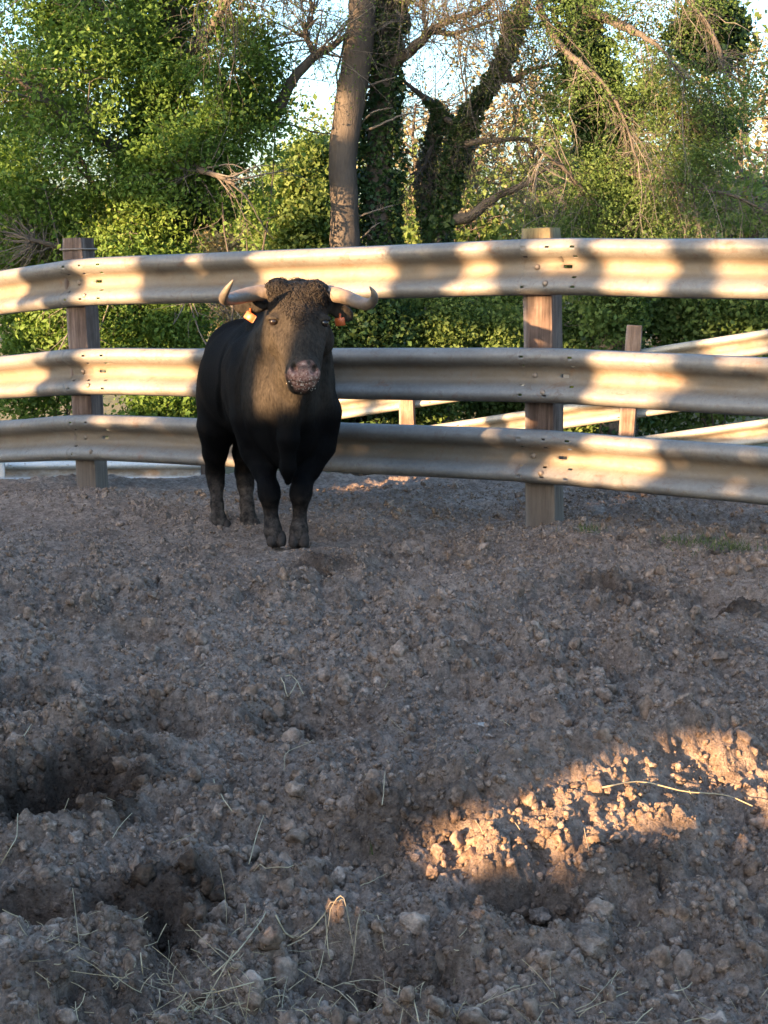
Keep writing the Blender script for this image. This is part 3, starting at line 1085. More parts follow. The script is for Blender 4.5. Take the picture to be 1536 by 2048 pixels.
# eyes, nostrils, mouth
EYES = []
for ex, ey in ((546, 638), (653, 641)):
    p = BF.hit(ex, ey)
    if p is None:
        p = B(ex, ey, 6.62)
    n = BF.normal(p)
    EYES.append((p - n * 0.014, n))
    BF.ell(p + n * 0.002, (.024, .024, .015), .012, cut=True)
    BF.cap(p + np.array([-.02, 0, .017]), p + np.array([.02, 0, .017]), .006, .006, .01)
for ex, ey, rl in ((588, 731, R(25)), (627, 733, R(-25))):
    p = BF.hit(ex, ey)
    n = BF.normal(p)
    BF.ell(p + n * 0.003, (.017, .045, .026), .008, 0, rl, cut=True)
ml = [BF.hit(x, y) for x, y in ((576, 752), (588, 759), (604, 762), (622, 760), (636, 753))]
ml = [m for m in ml if m is not None]
for a, b in zip(ml[:-1], ml[1:]):
    BF.cap(a, b, .006, .006, .008, cut=True)

BORG = np.array([at(560, 1075, 7.2)[0], 7.4, -0.05])
bull = thing('bull', BORG, 'black horned bull with orange ear tags standing before the guardrail fence', 'bull')
bv, bq = surface_nets(BF.F, BF.h, BF.lo)


def bull_mat():
    m, nt, b = new_mat('dusty_black_coat')
    f = tex_noise(nt, 5.0, 5, 0.6)
    f2 = tex_noise(nt, 90, 4, 0.7, 'Object', (1, 1, 0.35))
    at_ = nt.nodes.new('ShaderNodeAttribute'); at_.attribute_name = 'mud'
    at2 = nt.nodes.new('ShaderNodeAttribute'); at2.attribute_name = 'muzzle'
    at3 = nt.nodes.new('ShaderNodeAttribute'); at3.attribute_name = 'sunlit_dust'
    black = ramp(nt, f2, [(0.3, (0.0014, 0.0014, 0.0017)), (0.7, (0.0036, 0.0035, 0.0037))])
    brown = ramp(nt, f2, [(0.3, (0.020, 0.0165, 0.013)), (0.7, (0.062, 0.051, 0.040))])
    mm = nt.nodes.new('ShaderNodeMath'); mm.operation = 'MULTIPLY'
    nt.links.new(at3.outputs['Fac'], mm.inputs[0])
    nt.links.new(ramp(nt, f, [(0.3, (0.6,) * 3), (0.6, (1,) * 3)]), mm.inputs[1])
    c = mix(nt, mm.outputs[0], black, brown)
    fm = tex_noise(nt, 30, 5, 0.7)
    mud = ramp(nt, fm, [(0.35, (0.04, 0.031, 0.026)), (0.65, (0.10, 0.078, 0.062))])
    mk = nt.nodes.new('ShaderNodeMath'); mk.operation = 'MULTIPLY'
    nt.links.new(at_.outputs['Fac'], mk.inputs[0]); nt.links.new(ramp(nt, fm, [(0.32, (0.25,) * 3), (0.65, (0.9,) * 3)]), mk.inputs[1])
    c = mix(nt, mk.outputs[0], c, mud)
    fz = tex_noise(nt, 70, 5, 0.7)
    pink = ramp(nt, fz, [(0.36, (0.11, 0.052, 0.04)), (0.52, (0.28, 0.145, 0.108)), (0.68, (0.38, 0.265, 0.20))])
    c = mix(nt, at2.outputs['Fac'], c, pink)
    nt.links.new(c, b.inputs['Base Color'])
    b.inputs['Roughness'].default_value = 0.75
    b.inputs['Specular IOR Level'].default_value = 0.05
    b.inputs['Sheen Weight'].default_value = 0.0
    b.inputs['Sheen Roughness'].default_value = 0.4
    b.inputs['Sheen Tint'].default_value = (0.8, 0.65, 0.5, 1)
    bump(nt, b, f2, 0.55, 0.006)
    return m


M_BULL = bull_mat()
bme = make_mesh('bull_body', bv - BORG, bq)
body = link('body', bme, M_BULL, bull)
hx_, hy_ = proj(bv)
ld = sstep(0.36, 0.02, bv[:, 2] + .05 * noise3(bv * 9, 44)) * sstep(900, 990, hy_)
ld = np.clip(ld * 1.0, 0, 1)
a_ = bme.attributes.new('mud', 'FLOAT', 'POINT'); a_.data.foreach_set('value', ld.astype(np.float32))
mzc = BF.hit(608, 748)
mz = sstep(0.085, 0.045, np.linalg.norm((bv - (mzc + np.array([0, .03, -.002]))) * np.array([0.85, 1, 1.0]), axis=1) + 0.025 * noise3(bv * 45, 3)) * (bv[:, 1] < 6.62)
a_ = bme.attributes.new('muzzle', 'FLOAT', 'POINT'); a_.data.foreach_set('value', mz.astype(np.float32))
du = sstep(7.22, 6.92, bv[:, 1] + .08 * noise3(bv * 5, 12)) * sstep(0.66, 0.88, bv[:, 2] + 0.10 * noise3(bv * 4, 9)) * (.75 + .25 * noise3(bv * 7, 13))  # dust, with sunlight on face and neck put into the coat colour
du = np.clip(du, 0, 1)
a_ = bme.attributes.new('sunlit_dust', 'FLOAT', 'POINT'); a_.data.foreach_set('value', du.astype(np.float32))

# horns
mh, nt_, b_ = new_mat('horn')
at_ = nt_.nodes.new('ShaderNodeAttribute'); at_.attribute_name = 'tint'
hc = ramp(nt_, at_.outputs['Fac'], [(0.0, (0.14, 0.115, 0.095)), (0.3, (0.175, 0.13, 0.09)), (0.6, (0.13, 0.097, 0.069)), (0.74, (0.085, 0.072, 0.058)), (1.0, (0.13, 0.108, 0.078))])
fn = tex_noise(nt_, 30, 6, 0.7, 'Object', (1, 1, 1), 0.5)
hc = mix(nt_, 0.85, hc, ramp(nt_, fn, [(0.3, (0.6, 0.58, 0.56)), (0.65, (1.15, 1.12, 1.1))]), 'MULTIPLY')
nt_.links.new(hc, b_.inputs['Base Color']); b_.inputs['Roughness'].default_value = 0.5
bump(nt_, b_, fn, 0.5, 0.006)
M_HORN = mh
for hp in (
        [(556, 577, 6.74, .050), (530, 579, 6.73, .050), (500, 583, 6.69, .047), (470, 590, 6.60, .042), (452, 594, 6.51, .035), (447, 588, 6.44, .028), (455, 571, 6.40, .020), (467, 553, 6.375, .005)],
        [(640, 578, 6.74, .050), (665, 582, 6.72, .050), (692, 589, 6.66, .046), (720, 600, 6.57, .040), (738, 602, 6.49, .034), (748, 592, 6.44, .026), (747, 579, 6.42, .017), (739, 567, 6.41, .004)]):
    rows = np.array([list(at(x, y, Y)) + [r] for x, y, Y, r in hp])
    sp = smooth_path(rows, 34)
    mb = MB()
    tubes(mb, sp[None, :, :3] - BORG, (np.maximum(sp[:, 3] * .78, .003) * (1 + 0.025 * np.sin(np.arange(34) * 2.1) * (np.arange(34) < 22) + 0.03 * noise2(np.arange(34) * 0.9, np.zeros(34), 4)))[None], 14, cap=True)
    mb.tint = [np.repeat(np.linspace(0, 1, 34), 14)]
    mb.build('horn', M_HORN, bull)

# eyes
me_, nt_, b_ = new_mat('dark_eye')
b_.inputs['Base Color'].default_value = (0.012, 0.008, 0.006, 1); b_.inputs['Roughness'].default_value = 0.06


def ico(sub):
    import bmesh
    bm = bmesh.new()
    bmesh.ops.create_icosphere(bm, subdivisions=sub, radius=1.0)
    v = np.array([x.co[:] for x in bm.verts]); f = np.array([[q.index for q in p.verts] for p in bm.faces])
    bm.free()
    return v, f


ICO1, ICO1F = ico(1)
ICO2, ICO2F = ico(2)
ICO3, ICO3F = ico(3)
for c, n in EYES:
    mb = MB(); mb.add(ICO3 * 0.021 + c - BORG, None, ICO3F)
    mb.build('eye', me_, bull)

# ear tags hang from the ears
mt, nt_, b_ = new_mat('orange_plastic_tag')
b_.inputs['Base Color'].default_value = (0.36, 0.075, 0.016, 1); b_.inputs['Roughness'].default_value = 0.45
for (x, y, Y, w, h, an) in ((500, 628, 6.705, .028, .020, R(-32)), (680, 638, 6.715, .026, .020, R(8))):
    c = at(x, y, Y) - BORG
    ax = np.array([[math.cos(an), -.25, math.sin(an)], [0, 1, 0], [-math.sin(an), 0, math.cos(an)]]); ax = nrm(ax)
    mb = MB()
    rbox(mb, c, [ax[0], np.cross(ax[2], ax[0]), ax[2]], (w, .003, h), .004)
    tubes(mb, np.array([[c + np.array([0, 0, h * .6]), c + np.array([0.0, .03, h + .018])]]), np.array([[.006, .006]]), 6)
    mb.build('ear_tag', mt, bull, smooth=False)

# cloven hooves
M_HOOF = plain('muddy_hoof', (0.042, 0.032, 0.026), 0.85, 0, 40, 0.4)
M_HOOF.node_tree.nodes['Principled BSDF'].inputs['Specular IOR Level'].default_value = 0.1
for (x, y, Y, w) in ((445, 1061, 7.98, .042), (503, 1059, 8.02, .044), (552, 1087, 6.925, .044), (597, 1088, 6.925, .047)):
    c = at(x, y, Y)
    mb = MB()
    for s in (-1, 1):
        v = ICO2.copy()
        v[:, 2] = np.where(v[:, 2] < -0.35, -0.35, v[:, 2])
        v = v * np.array([w * 0.66, w * 1.35, w * 1.25])
        v[:, 1] -= (0.5 - v[:, 2] / w) * w * 0.35
        v[:, 0] += s * w * 0.55
        mb.add(v + c + np.array([0, 0.045, 0.02]) - BORG, None, ICO2F)
    mb.build('hoof', M_HOOF, bull)

# curly forelock on the poll
mf, nt_, b_ = new_mat('dark_curly_hair')
b_.inputs['Base Color'].default_value = (0.022, 0.017, 0.013, 1); b_.inputs['Roughness'].default_value = 0.6
b_.inputs['Specular IOR Level'].default_value = 0.2
mb = MB()
strands = []; rad = []
r2 = np.random.default_rng(5)
for i in range(2600):
    x = r2.uniform(534, 660); y = r2.uniform(543, 648)
    if y > 600 and abs(x - 604) > 45 * (1 - (y - 600) / 60):
        continue
    p = BF.hit(x, y, 6.4, 7.2)
    if p is None: continue
    n = BF.normal(p)
    k = np.arange(6) / 5.0
    L = r2.uniform(.018, .042)
    sw = r2.normal(0, 1, 3)
    fl = nrm(np.array([0.35 * math.sin(x * .11 + y * .05), -0.25, -0.8]) + 0.45 * sw)
    fl = nrm(fl - n * (fl @ n) * 0.85)
    ph = r2.uniform(0, 6.28)
    side = np.cross(fl, n)
    q = p - n * .004 + np.outer(k, fl) * L + np.outer(np.sin(k * math.pi) * r2.uniform(.2, .5), n) * L * .7 + np.outer(np.sin(k * 5 + ph) - math.sin(ph), side) * .006
    strands.append(q - BORG); rad.append(np.linspace(.0028, .0008, 6))
tubes(mb, np.array(strands), np.array(rad), 3)
fo = mb.build('forelock', mf, bull)
tag(fo, None, None, None, 'stuff')
# short coat: fine hairs lying along the hide
r2 = np.random.default_rng(6)
fv = bv[bq]
cen = fv.mean(1); nn = nrm(np.cross(fv[:, 2] - fv[:, 0], fv[:, 3] - fv[:, 1]))
seen = (nn @ np.array([0.0, -1.0, 0.12])) > -0.35
pick = r2.choice(np.where(seen & (cen[:, 1] < 8.2))[0], 42000)
pc = cen[pick] + r2.normal(0, .003, (len(pick), 3)); pn = nn[pick]
fl = nrm(np.array([0.0, 0.25, -0.9]) + 0.35 * r2.normal(0, 1, (len(pick), 3)))
fl = nrm(fl - pn * np.sum(fl * pn, 1, keepdims=True) * 0.88)
sd_ = nrm(np.cross(fl, pn)); L = r2.uniform(.008, .018, (len(pick), 1))
keepm = (np.linalg.norm(pc - mzc, axis=1) > 0.09)
v0 = pc - sd_ * .0012 - pn * .001; v1 = pc + sd_ * .0012 - pn * .001; v2 = pc + fl * L + pn * .002
vv = np.stack([v0, v1, v2], 1)[keepm].reshape(-1, 3) - BORG
mb = MB(); mb.add(vv, None, np.arange(len(vv)).reshape(-1, 3))
coat = mb.build('coat_hair', M_BULL, bull)
for nm_, arr in (('mud', ld), ('sunlit_dust', du)):
    src = arr[bq[pick][:, 0]][keepm]
    a_ = coat.data.attributes.new(nm_, 'FLOAT', 'POINT'); a_.data.foreach_set('value', np.repeat(src, 3).astype(np.float32))
tag(coat, None, None, None, 'stuff')
# grit stuck to the wet muzzle
M_GRIT = plain('pale_grit', (0.5, 0.43, 0.35), 0.9, 0, 60, 0.3)
mb = MB()
for i in range(80):
    x = r2.normal(610, 20); y = r2.normal(760, 10)
    p = BF.hit(x, y, 6.3, 6.7)
    if p is None: continue
    s = r2.uniform(.0012, .004)
    mb.add(ICO1 * s * r2.uniform(.7, 1.3, 3) + p - BORG, None, ICO1F)
gr = mb.build('grit', M_GRIT, bull, smooth=False)
tag(gr, None, None, None, 'stuff')
bull.location.z -= 0.014      # the hooves press into the loose soil
# ------------------------------------------------------------------ trees and shrubs
tr = np.random.default_rng(21)
M_LEAF_OAK = leaf_mat('fresh_oak_leaf', [(0.0, (0.055, 0.105, 0.022)), (0.5, (0.10, 0.165, 0.034)), (0.85, (0.135, 0.19, 0.042)), (1.0, (0.17, 0.185, 0.055))], 0.42)
M_LEAF_SMALL = leaf_mat('sparse_spring_leaf', [(0.0, (0.045, 0.055, 0.025)), (0.6, (0.085, 0.10, 0.03)), (1.0, (0.15, 0.14, 0.05))])
M_IVY = leaf_mat('dark_ivy_leaf', [(0.0, (0.014, 0.034, 0.014)), (0.6, (0.038, 0.072, 0.022)), (0.9, (0.08, 0.11, 0.028)), (1.0, (0.12, 0.13, 0.04))], 0.18, 0.35)
M_LEAF_YEL = leaf_mat('yellow_green_leaf', [(0.0, (0.07, 0.115, 0.03)), (0.6, (0.13, 0.175, 0.05)), (1.0, (0.20, 0.20, 0.08))], 0.42)
M_LEAF_PALE = leaf_mat('pale_far_leaf', [(0.0, (0.13, 0.12, 0.06)), (0.6, (0.22, 0.18, 0.10)), (1.0, (0.30, 0.23, 0.15))])
M_LEAF_HEDGE = leaf_mat('hedge_leaf', [(0.0, (0.05, 0.085, 0.024)), (0.55, (0.095, 0.145, 0.04)), (0.85, (0.13, 0.17, 0.05)), (1.0, (0.165, 0.165, 0.065))], 0.42)
M_BARK_GREY = bark_mat('grey_brown_bark', (0.018, 0.015, 0.013), (0.085, 0.071, 0.060), 26)
M_BARK_DARK = bark_mat('dark_bark', (0.035, 0.028, 0.024), (0.11, 0.09, 0.075))
M_TWIG = plain('grey_twig', (0.10, 0.086, 0.072), 0.9, 0, 25, 0.35)
M_TWIG_DARK = plain('brown_twig', (0.06, 0.048, 0.039), 0.9, 0, 25, 0.35)


def leaves(mb, p, size, up=0.5, tint=None, jitter=0.0, asp=0.55):
    """folded pointed leaves, two triangles each, at points p"""
    n = len(p)
    if n == 0: return
    nv_ = nrm(tr.normal(0, 1, (n, 3)) + np.array([0, -0.25, up]))
    d = nrm(np.cross(nv_, nrm(tr.normal(0, 1, (n, 3)))))
    s = np.cross(nv_, d)
    L = size * tr.uniform(0.5, 1.0, (n, 1)) * (1 + .5 * (tr.uniform(0, 1, (n, 1)) > .8))
    fold = tr.uniform(-.05, .35, (n, 1)) * L * asp
    b = p
    t = p + d * L + nv_ * L * tr.uniform(-.25, .1, (n, 1))
    m = p + d * L * 0.45
    l = m + s * L * asp * 0.5 + nv_ * fold
    r = m - s * L * asp * 0.5 + nv_ * fold
    v = np.stack([b, l, t, r], 1).reshape(-1, 3)
    i = np.arange(n) * 4
    tris = np.concatenate([np.stack([i, i + 2, i + 1], -1), np.stack([i, i + 3, i + 2], -1)])
    if tint is None:
        tint = np.clip(tr.normal(0.5, 0.2, n), 0, 1)
    mb.add(v, None, tris, np.repeat(tint, 4))


def sprigs(mb, p, size, k=6, spread=0.12, up=0.5, base_t=None, asp=0.55):
    """little bunches of leaves"""
    n = len(p)
    if n == 0: return
    q = np.repeat(p, k, 0) + tr.normal(0, spread, (n * k, 3)) * np.array([1, 1, 0.7])
    t0 = 0.42 + 0.36 * noise3(p * 1.1, 6) + tr.normal(0, .07, n) if base_t is None else base_t
    t = np.clip(np.repeat(t0, k) + tr.normal(0, .12, n * k), 0, 1)
    leaves(mb, q, size, up, t, asp=asp)


def limb(mb, rows, nseg=40, m=9, wob=0.02, seed=0):
    """rows: (px, py, Y, radius px) through the photograph; returns sampled (n,4)"""
    a = np.array([list(at(x, y, Y)) + [r * mpp(Y)] for x, y, Y, r in rows])
    s = smooth_path(a, nseg)
    t = np.linspace(0, 6, nseg)
    s[:, 0] += wob * noise2(t * 2, t * 0 + seed, 51); s[:, 1] += wob * noise2(t * 2, t * 0 + seed + 9, 52)
    s[:, 3] = np.maximum(s[:, 3], .003)
    rr = s[:, 3] * (1 + 0.08 * noise2(t * 5, t * 0 + seed, 53))
    tubes(mb, s[None, :, :3], rr[None], m, cap=True)
    return s


def shoots(par, n, lo, hi, r0, spread=0.8, droop=0.0, K=6, tmin=0.15, curl=0.35, bias=(0, 0, 0), taper=0.35):
    """n child twigs per parent polyline. par (N,K,4)"""
    par = np.asarray(par)
    if par.ndim == 2: par = par[None]
    Np, Kp, _ = par.shape
    pi = np.repeat(np.arange(Np), n)
    t = tr.uniform(tmin, 1, len(pi)) * (Kp - 1.001)
    i = t.astype(int); f = (t - i)[:, None]
    a = par[pi, i]; b = par[pi, i + 1]
    st = a * (1 - f) + b * f
    tg = nrm((b - a)[:, :3])
    d = nrm(tg * 0.7 + nrm(tr.normal(0, 1, tg.shape)) * spread + np.array(bias))
    L = tr.uniform(lo, hi, (len(pi), 1))
    out = np.zeros((len(pi), K, 4))
    p = st[:, :3].copy()
    out[:, 0, :3] = p
    rad = np.minimum(r0, st[:, 3] * 0.75)
    for k in range(1, K):
        d = nrm(d + curl * tr.normal(0, 1, d.shape) * 0.45 + np.array([0, 0, -droop]))
        p = p + d * L / (K - 1)
        out[:, k, :3] = p
    out[:, :, 3] = np.maximum(rad[:, None] * np.linspace(1, taper, K)[None], 0.0012)
    return out


def put(mb, tw, m=4):
    tubes(mb, tw[..., :3], tw[..., 3], m)


def along(tw, n, off=0.03, tmin=0.2):
    N_, K, _ = tw.shape
    pi = np.repeat(np.arange(N_), n)
    t = tr.uniform(tmin, 1, len(pi)) * (K - 1.001)
    i = t.astype(int); f = (t - i)[:, None]
    p = tw[pi, i, :3] * (1 - f) + tw[pi, i + 1, :3] * f
    return p + tr.normal(0, off, p.shape)


def blob(cx, cy, Y, rx, ry, ryd, n, gap=0.05, nf=1.6, seed=0):
    """points filling an uneven clump: centre and radii as seen in the photograph (px), depth radius in metres"""
    s = mpp(Y)
    c = at(cx, cy, Y)
    u = nrm(tr.normal(0, 1, (n * 2, 3))) * tr.uniform(0, 1, (n * 2, 1)) ** 0.42
    p = c + u * np.array([rx * s, ryd, ry * s])
    w = noise3(p * nf + 31.7 * seed, 61 + seed) * 0.7 + noise3(p * nf * 2.7, 62 + seed) * 0.5
    return p[w > gap - 0.35][:n]


def twig_web(mb, pts, hub, n, r=0.006, m=3):
    """twigs from limb points towards clump points"""
    if len(pts) == 0: return
    sel = pts[tr.choice(len(pts), min(n, len(pts)), replace=False)]
    d = np.linalg.norm(sel[:, None] - hub[None, :, :3], axis=2) + tr.uniform(0, .35, (len(sel), len(hub)))
    h = hub[np.argmin(d, 1), :3]
    K = 7
    k = np.linspace(0, 1, K)[None, :, None]
    L = np.linalg.norm(sel - h, axis=1)[:, None, None]
    q = h[:, None] * (1 - k) + sel[:, None] * k
    mid = np.sin(k * math.pi)
    q = q + mid * L * 0.14 * tr.normal(0, 1, (len(sel), 1, 3)) + tr.normal(0, .02, q.shape) * mid
    rr = np.maximum(r * np.linspace(1, .25, K)[None] * np.clip(L[:, :, 0], .3, 1.6), .0013)
    tubes(mb, q, np.broadcast_to(rr, q.shape[:2]), m)


def ivy_shell(mb, path, n, out=0.10, size=0.065, lump=0.6, rmul=1.0, bare=None):
    """ivy leaves clothing a stem: path (k,4)"""
    t = tr.uniform(0, 1, n) * (len(path) - 1.001)
    i = t.astype(int); f = (t - i)[:, None]
    c = path[i] * (1 - f) + path[i + 1] * f
    th = tr.uniform(0, 2 * math.pi, n)
    o = np.stack([np.cos(th), np.sin(th), np.zeros(n)], -1)
    bulge = 1 + lump * noise3(np.stack([c[:, 2] * 2.2, th * 0 + np.cos(th) * 1.2, np.sin(th) * 1.2], -1) + path[0, 0], 71)
    p = c[:, :3] + o * (c[:, 3:] * rmul + out * bulge[:, None] * tr.uniform(0.1, 1.0, (n, 1)) ** 0.7)
    tt = np.clip(0.42 + 0.3 * noise3(p * 2.5, 72) + tr.normal(0, .16, n), 0, 1)
    leaves(mb, p, size, 0.2, tt, asp=0.85)


def wood_parts(t, org, **mbs):
    pass


def finish(t, items):
    for name, mb, mat, kind, lab in items:
        o = mb.build(name, mat, t, np.asarray(t.location), smooth=True)
        if o is not None:
            if kind: o['kind'] = kind
            if lab: o['label'] = lab


# --- the oak at the left
YA = 19.4
T = thing('oak_tree', at(300, 1060, YA), 'big leafy green oak filling the upper left with dark ivy round its trunk', 'tree')
tk = MB(); br = MB(); tw = MB(); lf_ = MB(); iv = MB()
trunk = limb(tk, [(310, 1060, YA, 42), (305, 700, YA, 38), (300, 480, YA, 34), (318, 250, YA + .1, 30), (345, 0, YA + .2, 26), (350, -300, YA + .2, 18), (330, -560, YA, 8)], 60, 12)
limbs = [limb(br, r_, 26, 7, .03, s_) for s_, r_ in enumerate([
    [(318, 270, YA, 16), (420, 238, YA - .3, 14), (500, 246, YA - .5, 13), (548, 232, YA - .6, 12), (578, 172, YA - .6, 10), (612, 128, YA - .6, 9), (640, 105, YA - .6, 8), (668, 92, YA - .5, 6), (700, 60, YA - .4, 3)],
    [(632, 112, YA - .6, 7), (618, 85, YA - .6, 6), (612, 60, YA - .6, 5), (625, 20, YA - .6, 4), (600, -60, YA - .6, 2)],
    [(300, 330, YA, 14), (200, 280, YA - 1.0, 11), (110, 215, YA - 1.4, 8), (20, 150, YA - 1.6, 5), (-60, 130, YA - 1.6, 3)],
    [(305, 400, YA, 12), (230, 420, YA - .8, 7), (150, 300, YA - 1.0, 4.5), (100, 190, YA - 1.1, 3.2), (40, 130, YA - 1.1, 2)],
    [(330, 120, YA, 14), (230, 40, YA - .8, 10), (120, -60, YA - 1.2, 6)],
    [(330, 160, YA, 14), (420, 60, YA - .8, 10), (470, -40, YA - 1.2, 6)],
    [(318, 300, YA, 12), (370, 330, YA - 1.2, 8), (430, 350, YA - 1.8, 5), (470, 370, YA - 2, 3)],
    [(305, 470, YA, 10), (180, 500, YA - 1.2, 7), (60, 480, YA - 1.6, 4)],
    [(305, 600, YA, 10), (240, 560, YA - 1.4, 7), (150, 600, YA - 1.7, 4)],
    [(308, 520, YA, 9), (370, 560, YA - 1.0, 6), (400, 600, YA - 1.3, 3)]])]
hub = np.concatenate(limbs + [trunk[5:55]])
l1 = shoots(np.stack([smooth_path(l, 12) for l in limbs]), 11, .35, 1.3, .016, .9, .03)
put(tw, l1, 4)
l2 = shoots(l1, 5, .2, .55, .006, 1.0, .05); put(tw, l2, 3)
lim0 = shoots(smooth_path(np.concatenate([limbs[0][6:], limbs[1]]), 20), 70, .4, 1.3, .009, 1.1, .1); put(tw, lim0, 3)
lim1 = shoots(lim0, 8, .2, .6, .0035, 1.0, .08); put(tw, lim1, 3)
leaves(lf_, along(lim1, 4, .03), .045, .3, None)
CL = [(130, 130, YA - .8, 190, 170, 1.3, 2100), (330, 110, YA - .5, 190, 130, 1.2, 1900), (470, 150, YA - .7, 90, 95, .8, 560), (330, 240, YA - .9, 190, 120, 1.2, 1900),
      (130, 330, YA - .9, 170, 140, 1.2, 1500), (300, 400, YA - .9, 150, 110, 1.0, 1150), (90, 480, YA - .8, 150, 110, 1.0, 1300), (250, 510, YA - 1.0, 150, 75, .9, 1050),
      (500, 120, YA - .8, 70, 60, .6, 260), (545, 220, YA - .6, 60, 60, .5, 190), (440, 330, YA - 1.1, 70, 60, .5, 190), (390, 300, YA - 1, 90, 60, .7, 420),
      (-60, 300, YA - .6, 140, 300, 1.2, 1500), (200, -80, YA, 320, 110, 1.6, 2000), (200, 640, YA - .9, 170, 70, .8, 900), (60, 620, YA - 1, 110, 90, .8, 700), (360, 640, YA - 1, 60, 60, .6, 330), (470, 60, YA - .6, 70, 60, .6, 190)]
for s_, (cx, cy, Y, rx, ry, dd, n) in enumerate(CL):
    p = blob(cx, cy, Y, rx, ry, dd, int(n * 1.35), 0.30, 1.15, s_)
    sprigs(lf_, p, .074, 6, .11, .45)
    twig_web(tw, p, hub, n // 16, .006)
ivyp = np.vstack([trunk[8:46]])
ivy_shell(iv, ivyp, 9000, .30, 0.104, .9)
for s_, (cx, cy, rx, ry, n) in enumerate([(330, 330, 60, 70, 800), (350, 420, 55, 60, 700), (290, 380, 60, 60, 500), (420, 410, 50, 40, 260), (140, 40, 60, 60, 300), (300, 290, 30, 60, 300)]):
    p = blob(cx, cy, YA - .2, rx, ry, .5, n, .1, 2.0, 80 + s_)
    sprigs(iv, p, 0.104, 5, .07, .2, np.clip(.25 + tr.normal(0, .15, len(p)), 0, 1), .85)
finish(T, [('trunk', tk, M_BARK_DARK, None, None), ('branch', br, M_BARK_GREY, None, None), ('twigs', tw, M_TWIG, 'stuff', None), ('crown', lf_, M_LEAF_OAK, 'stuff', None), ('ivy', iv, M_IVY, 'stuff', None)])

# --- the bare grey trunk in the middle
YB = 19.0
T = thing('bare_trunk_tree', at(692, 1060, YB), 'tall tree with a bare curving grey trunk left of the ivy covered one', 'tree')
tk = MB(); br = MB(); tw = MB(); lf_ = MB()
trB = limb(tk, [(708, 1060, YB, 38), (698, 700, YB, 34), (691, 500, YB, 29), (688, 400, YB, 27), (686, 310, YB, 27), (697, 225, YB, 28), (712, 130, YB, 28), (722, 50, YB, 26), (726, -40, YB, 24), (735, -260, YB, 18), (750, -520, YB, 8)], 70, 16, .012)
lb = [limb(br, r_, 24, 6, .04, 20 + s_) for s_, r_ in enumerate([
    [(728, -60, YB, 12), (660, -140, YB - .6, 9), (560, -150, YB - 1, 6), (480, -90, YB - 1.2, 4), (450, 10, YB - 1.3, 2)],
    [(730, -30, YB, 10), (800, -110, YB - .6, 8), (900, -120, YB - 1, 6), (980, -60, YB - 1.2, 4)],
    [(733, -200, YB, 9), (640, -300, YB - .6, 6), (560, -320, YB, 4)]])]
t1 = shoots(np.stack([smooth_path(l, 12) for l in lb]), 30, .6, 1.9, .010, .9, .2, 8); put(tw, t1, 4)
t2 = shoots(t1, 11, .25, .8, .0042, .9, .12); put(tw, t2, 3)
leaves(lf_, along(t2, 5, .03), .042, .3, None)
finish(T, [('trunk', tk, M_BARK_GREY, None, None), ('branch', br, M_BARK_GREY, None, None), ('twigs', tw, M_TWIG_DARK, 'stuff', None), ('crown', lf_, M_LEAF_SMALL, 'stuff', None)])

# --- the ivy column just right of it
YC = 19.6
T = thing('ivy_covered_tree', at(765, 1060, YC), 'straight trunk thickly wrapped in ivy close beside the bare grey trunk', 'tree')
tk = MB(); br = MB(); tw = MB(); lf_ = MB(); iv = MB()
trC = limb(tk, [(765, 1060, YC, 30), (760, 700, YC, 28), (758, 480, YC, 26), (760, 300, YC, 25), (770, 100, YC, 24), (780, -50, YC, 22), (790, -300, YC, 16), (800, -540, YC, 6)], 60, 10)
lc = [limb(br, r_, 30, 7, .03, 30 + s_) for s_, r_ in enumerate([
    [(768, 135, YC, 12), (808, 112, YC - .3, 11), (840, 85, YC - .5, 10), (862, 62, YC - .6, 8), (905, 38, YC - .7, 6), (960, 20, YC - .8, 5), (1010, -20, YC - .9, 3)],
    [(838, 88, YC - .5, 6), (852, 60, YC - .6, 5), (848, 20, YC - .6, 3), (860, -50, YC - .6, 2)],
    [(862, 62, YC - .6, 5), (910, 66, YC - .8, 4), (960, 50, YC - .9, 3), (1030, 30, YC - 1, 2)]])]
t1 = shoots(np.stack([smooth_path(l, 14) for l in lc]), 40, .4, 1.6, .008, 1.0, .06, 7); put(tw, t1, 4)
t2 = shoots(t1, 10, .2, .7, .0040, 1.0, .04); put(tw, t2, 3)
leaves(lf_, along(t2, 3, .03), .042, .3, None)
# dead twigs across the ivy
dt = [limb(tw, r_, 14, 4, .02, 40 + s_) for s_, r_ in enumerate([[(735, 175, YC - .45, 3), (755, 165, YC - .6, 2.5), (790, 155, YC - .6, 1.5)], [(735, 260, YC - .5, 3), (760, 250, YC - .7, 2.5), (800, 232, YC - .7, 2), (830, 225, YC - .6, 1)],
     [(720, 250, YC - .5, 2), (745, 225, YC - .7, 2), (785, 215, YC - .7, 1)], [(700, 440, YC - .5, 2), (740, 425, YC - .7, 2), (790, 410, YC - .7, 1)], [(720, 480, YC - .5, 2), (745, 455, YC - .7, 2), (760, 445, YC - .7, 1)], [(790, 20, YC - .5, 3), (805, 30, YC - .6, 2), (822, 0, YC - .7, 1)]])]
t3 = shoots(np.stack([smooth_path(l, 8) for l in dt]), 6, .1, .35, .0032, .9, 0); put(tw, t3, 3)
ivy_shell(iv, trC[3:], 13000, .15, 0.085, .8)
finish(T, [('trunk', tk, M_BARK_DARK, None, None), ('branch', br, M_BARK_GREY, None, None), ('twigs', tw, M_TWIG, 'stuff', None), ('crown', lf_, M_LEAF_SMALL, 'stuff', None), ('ivy', iv, M_IVY, 'stuff', None)])

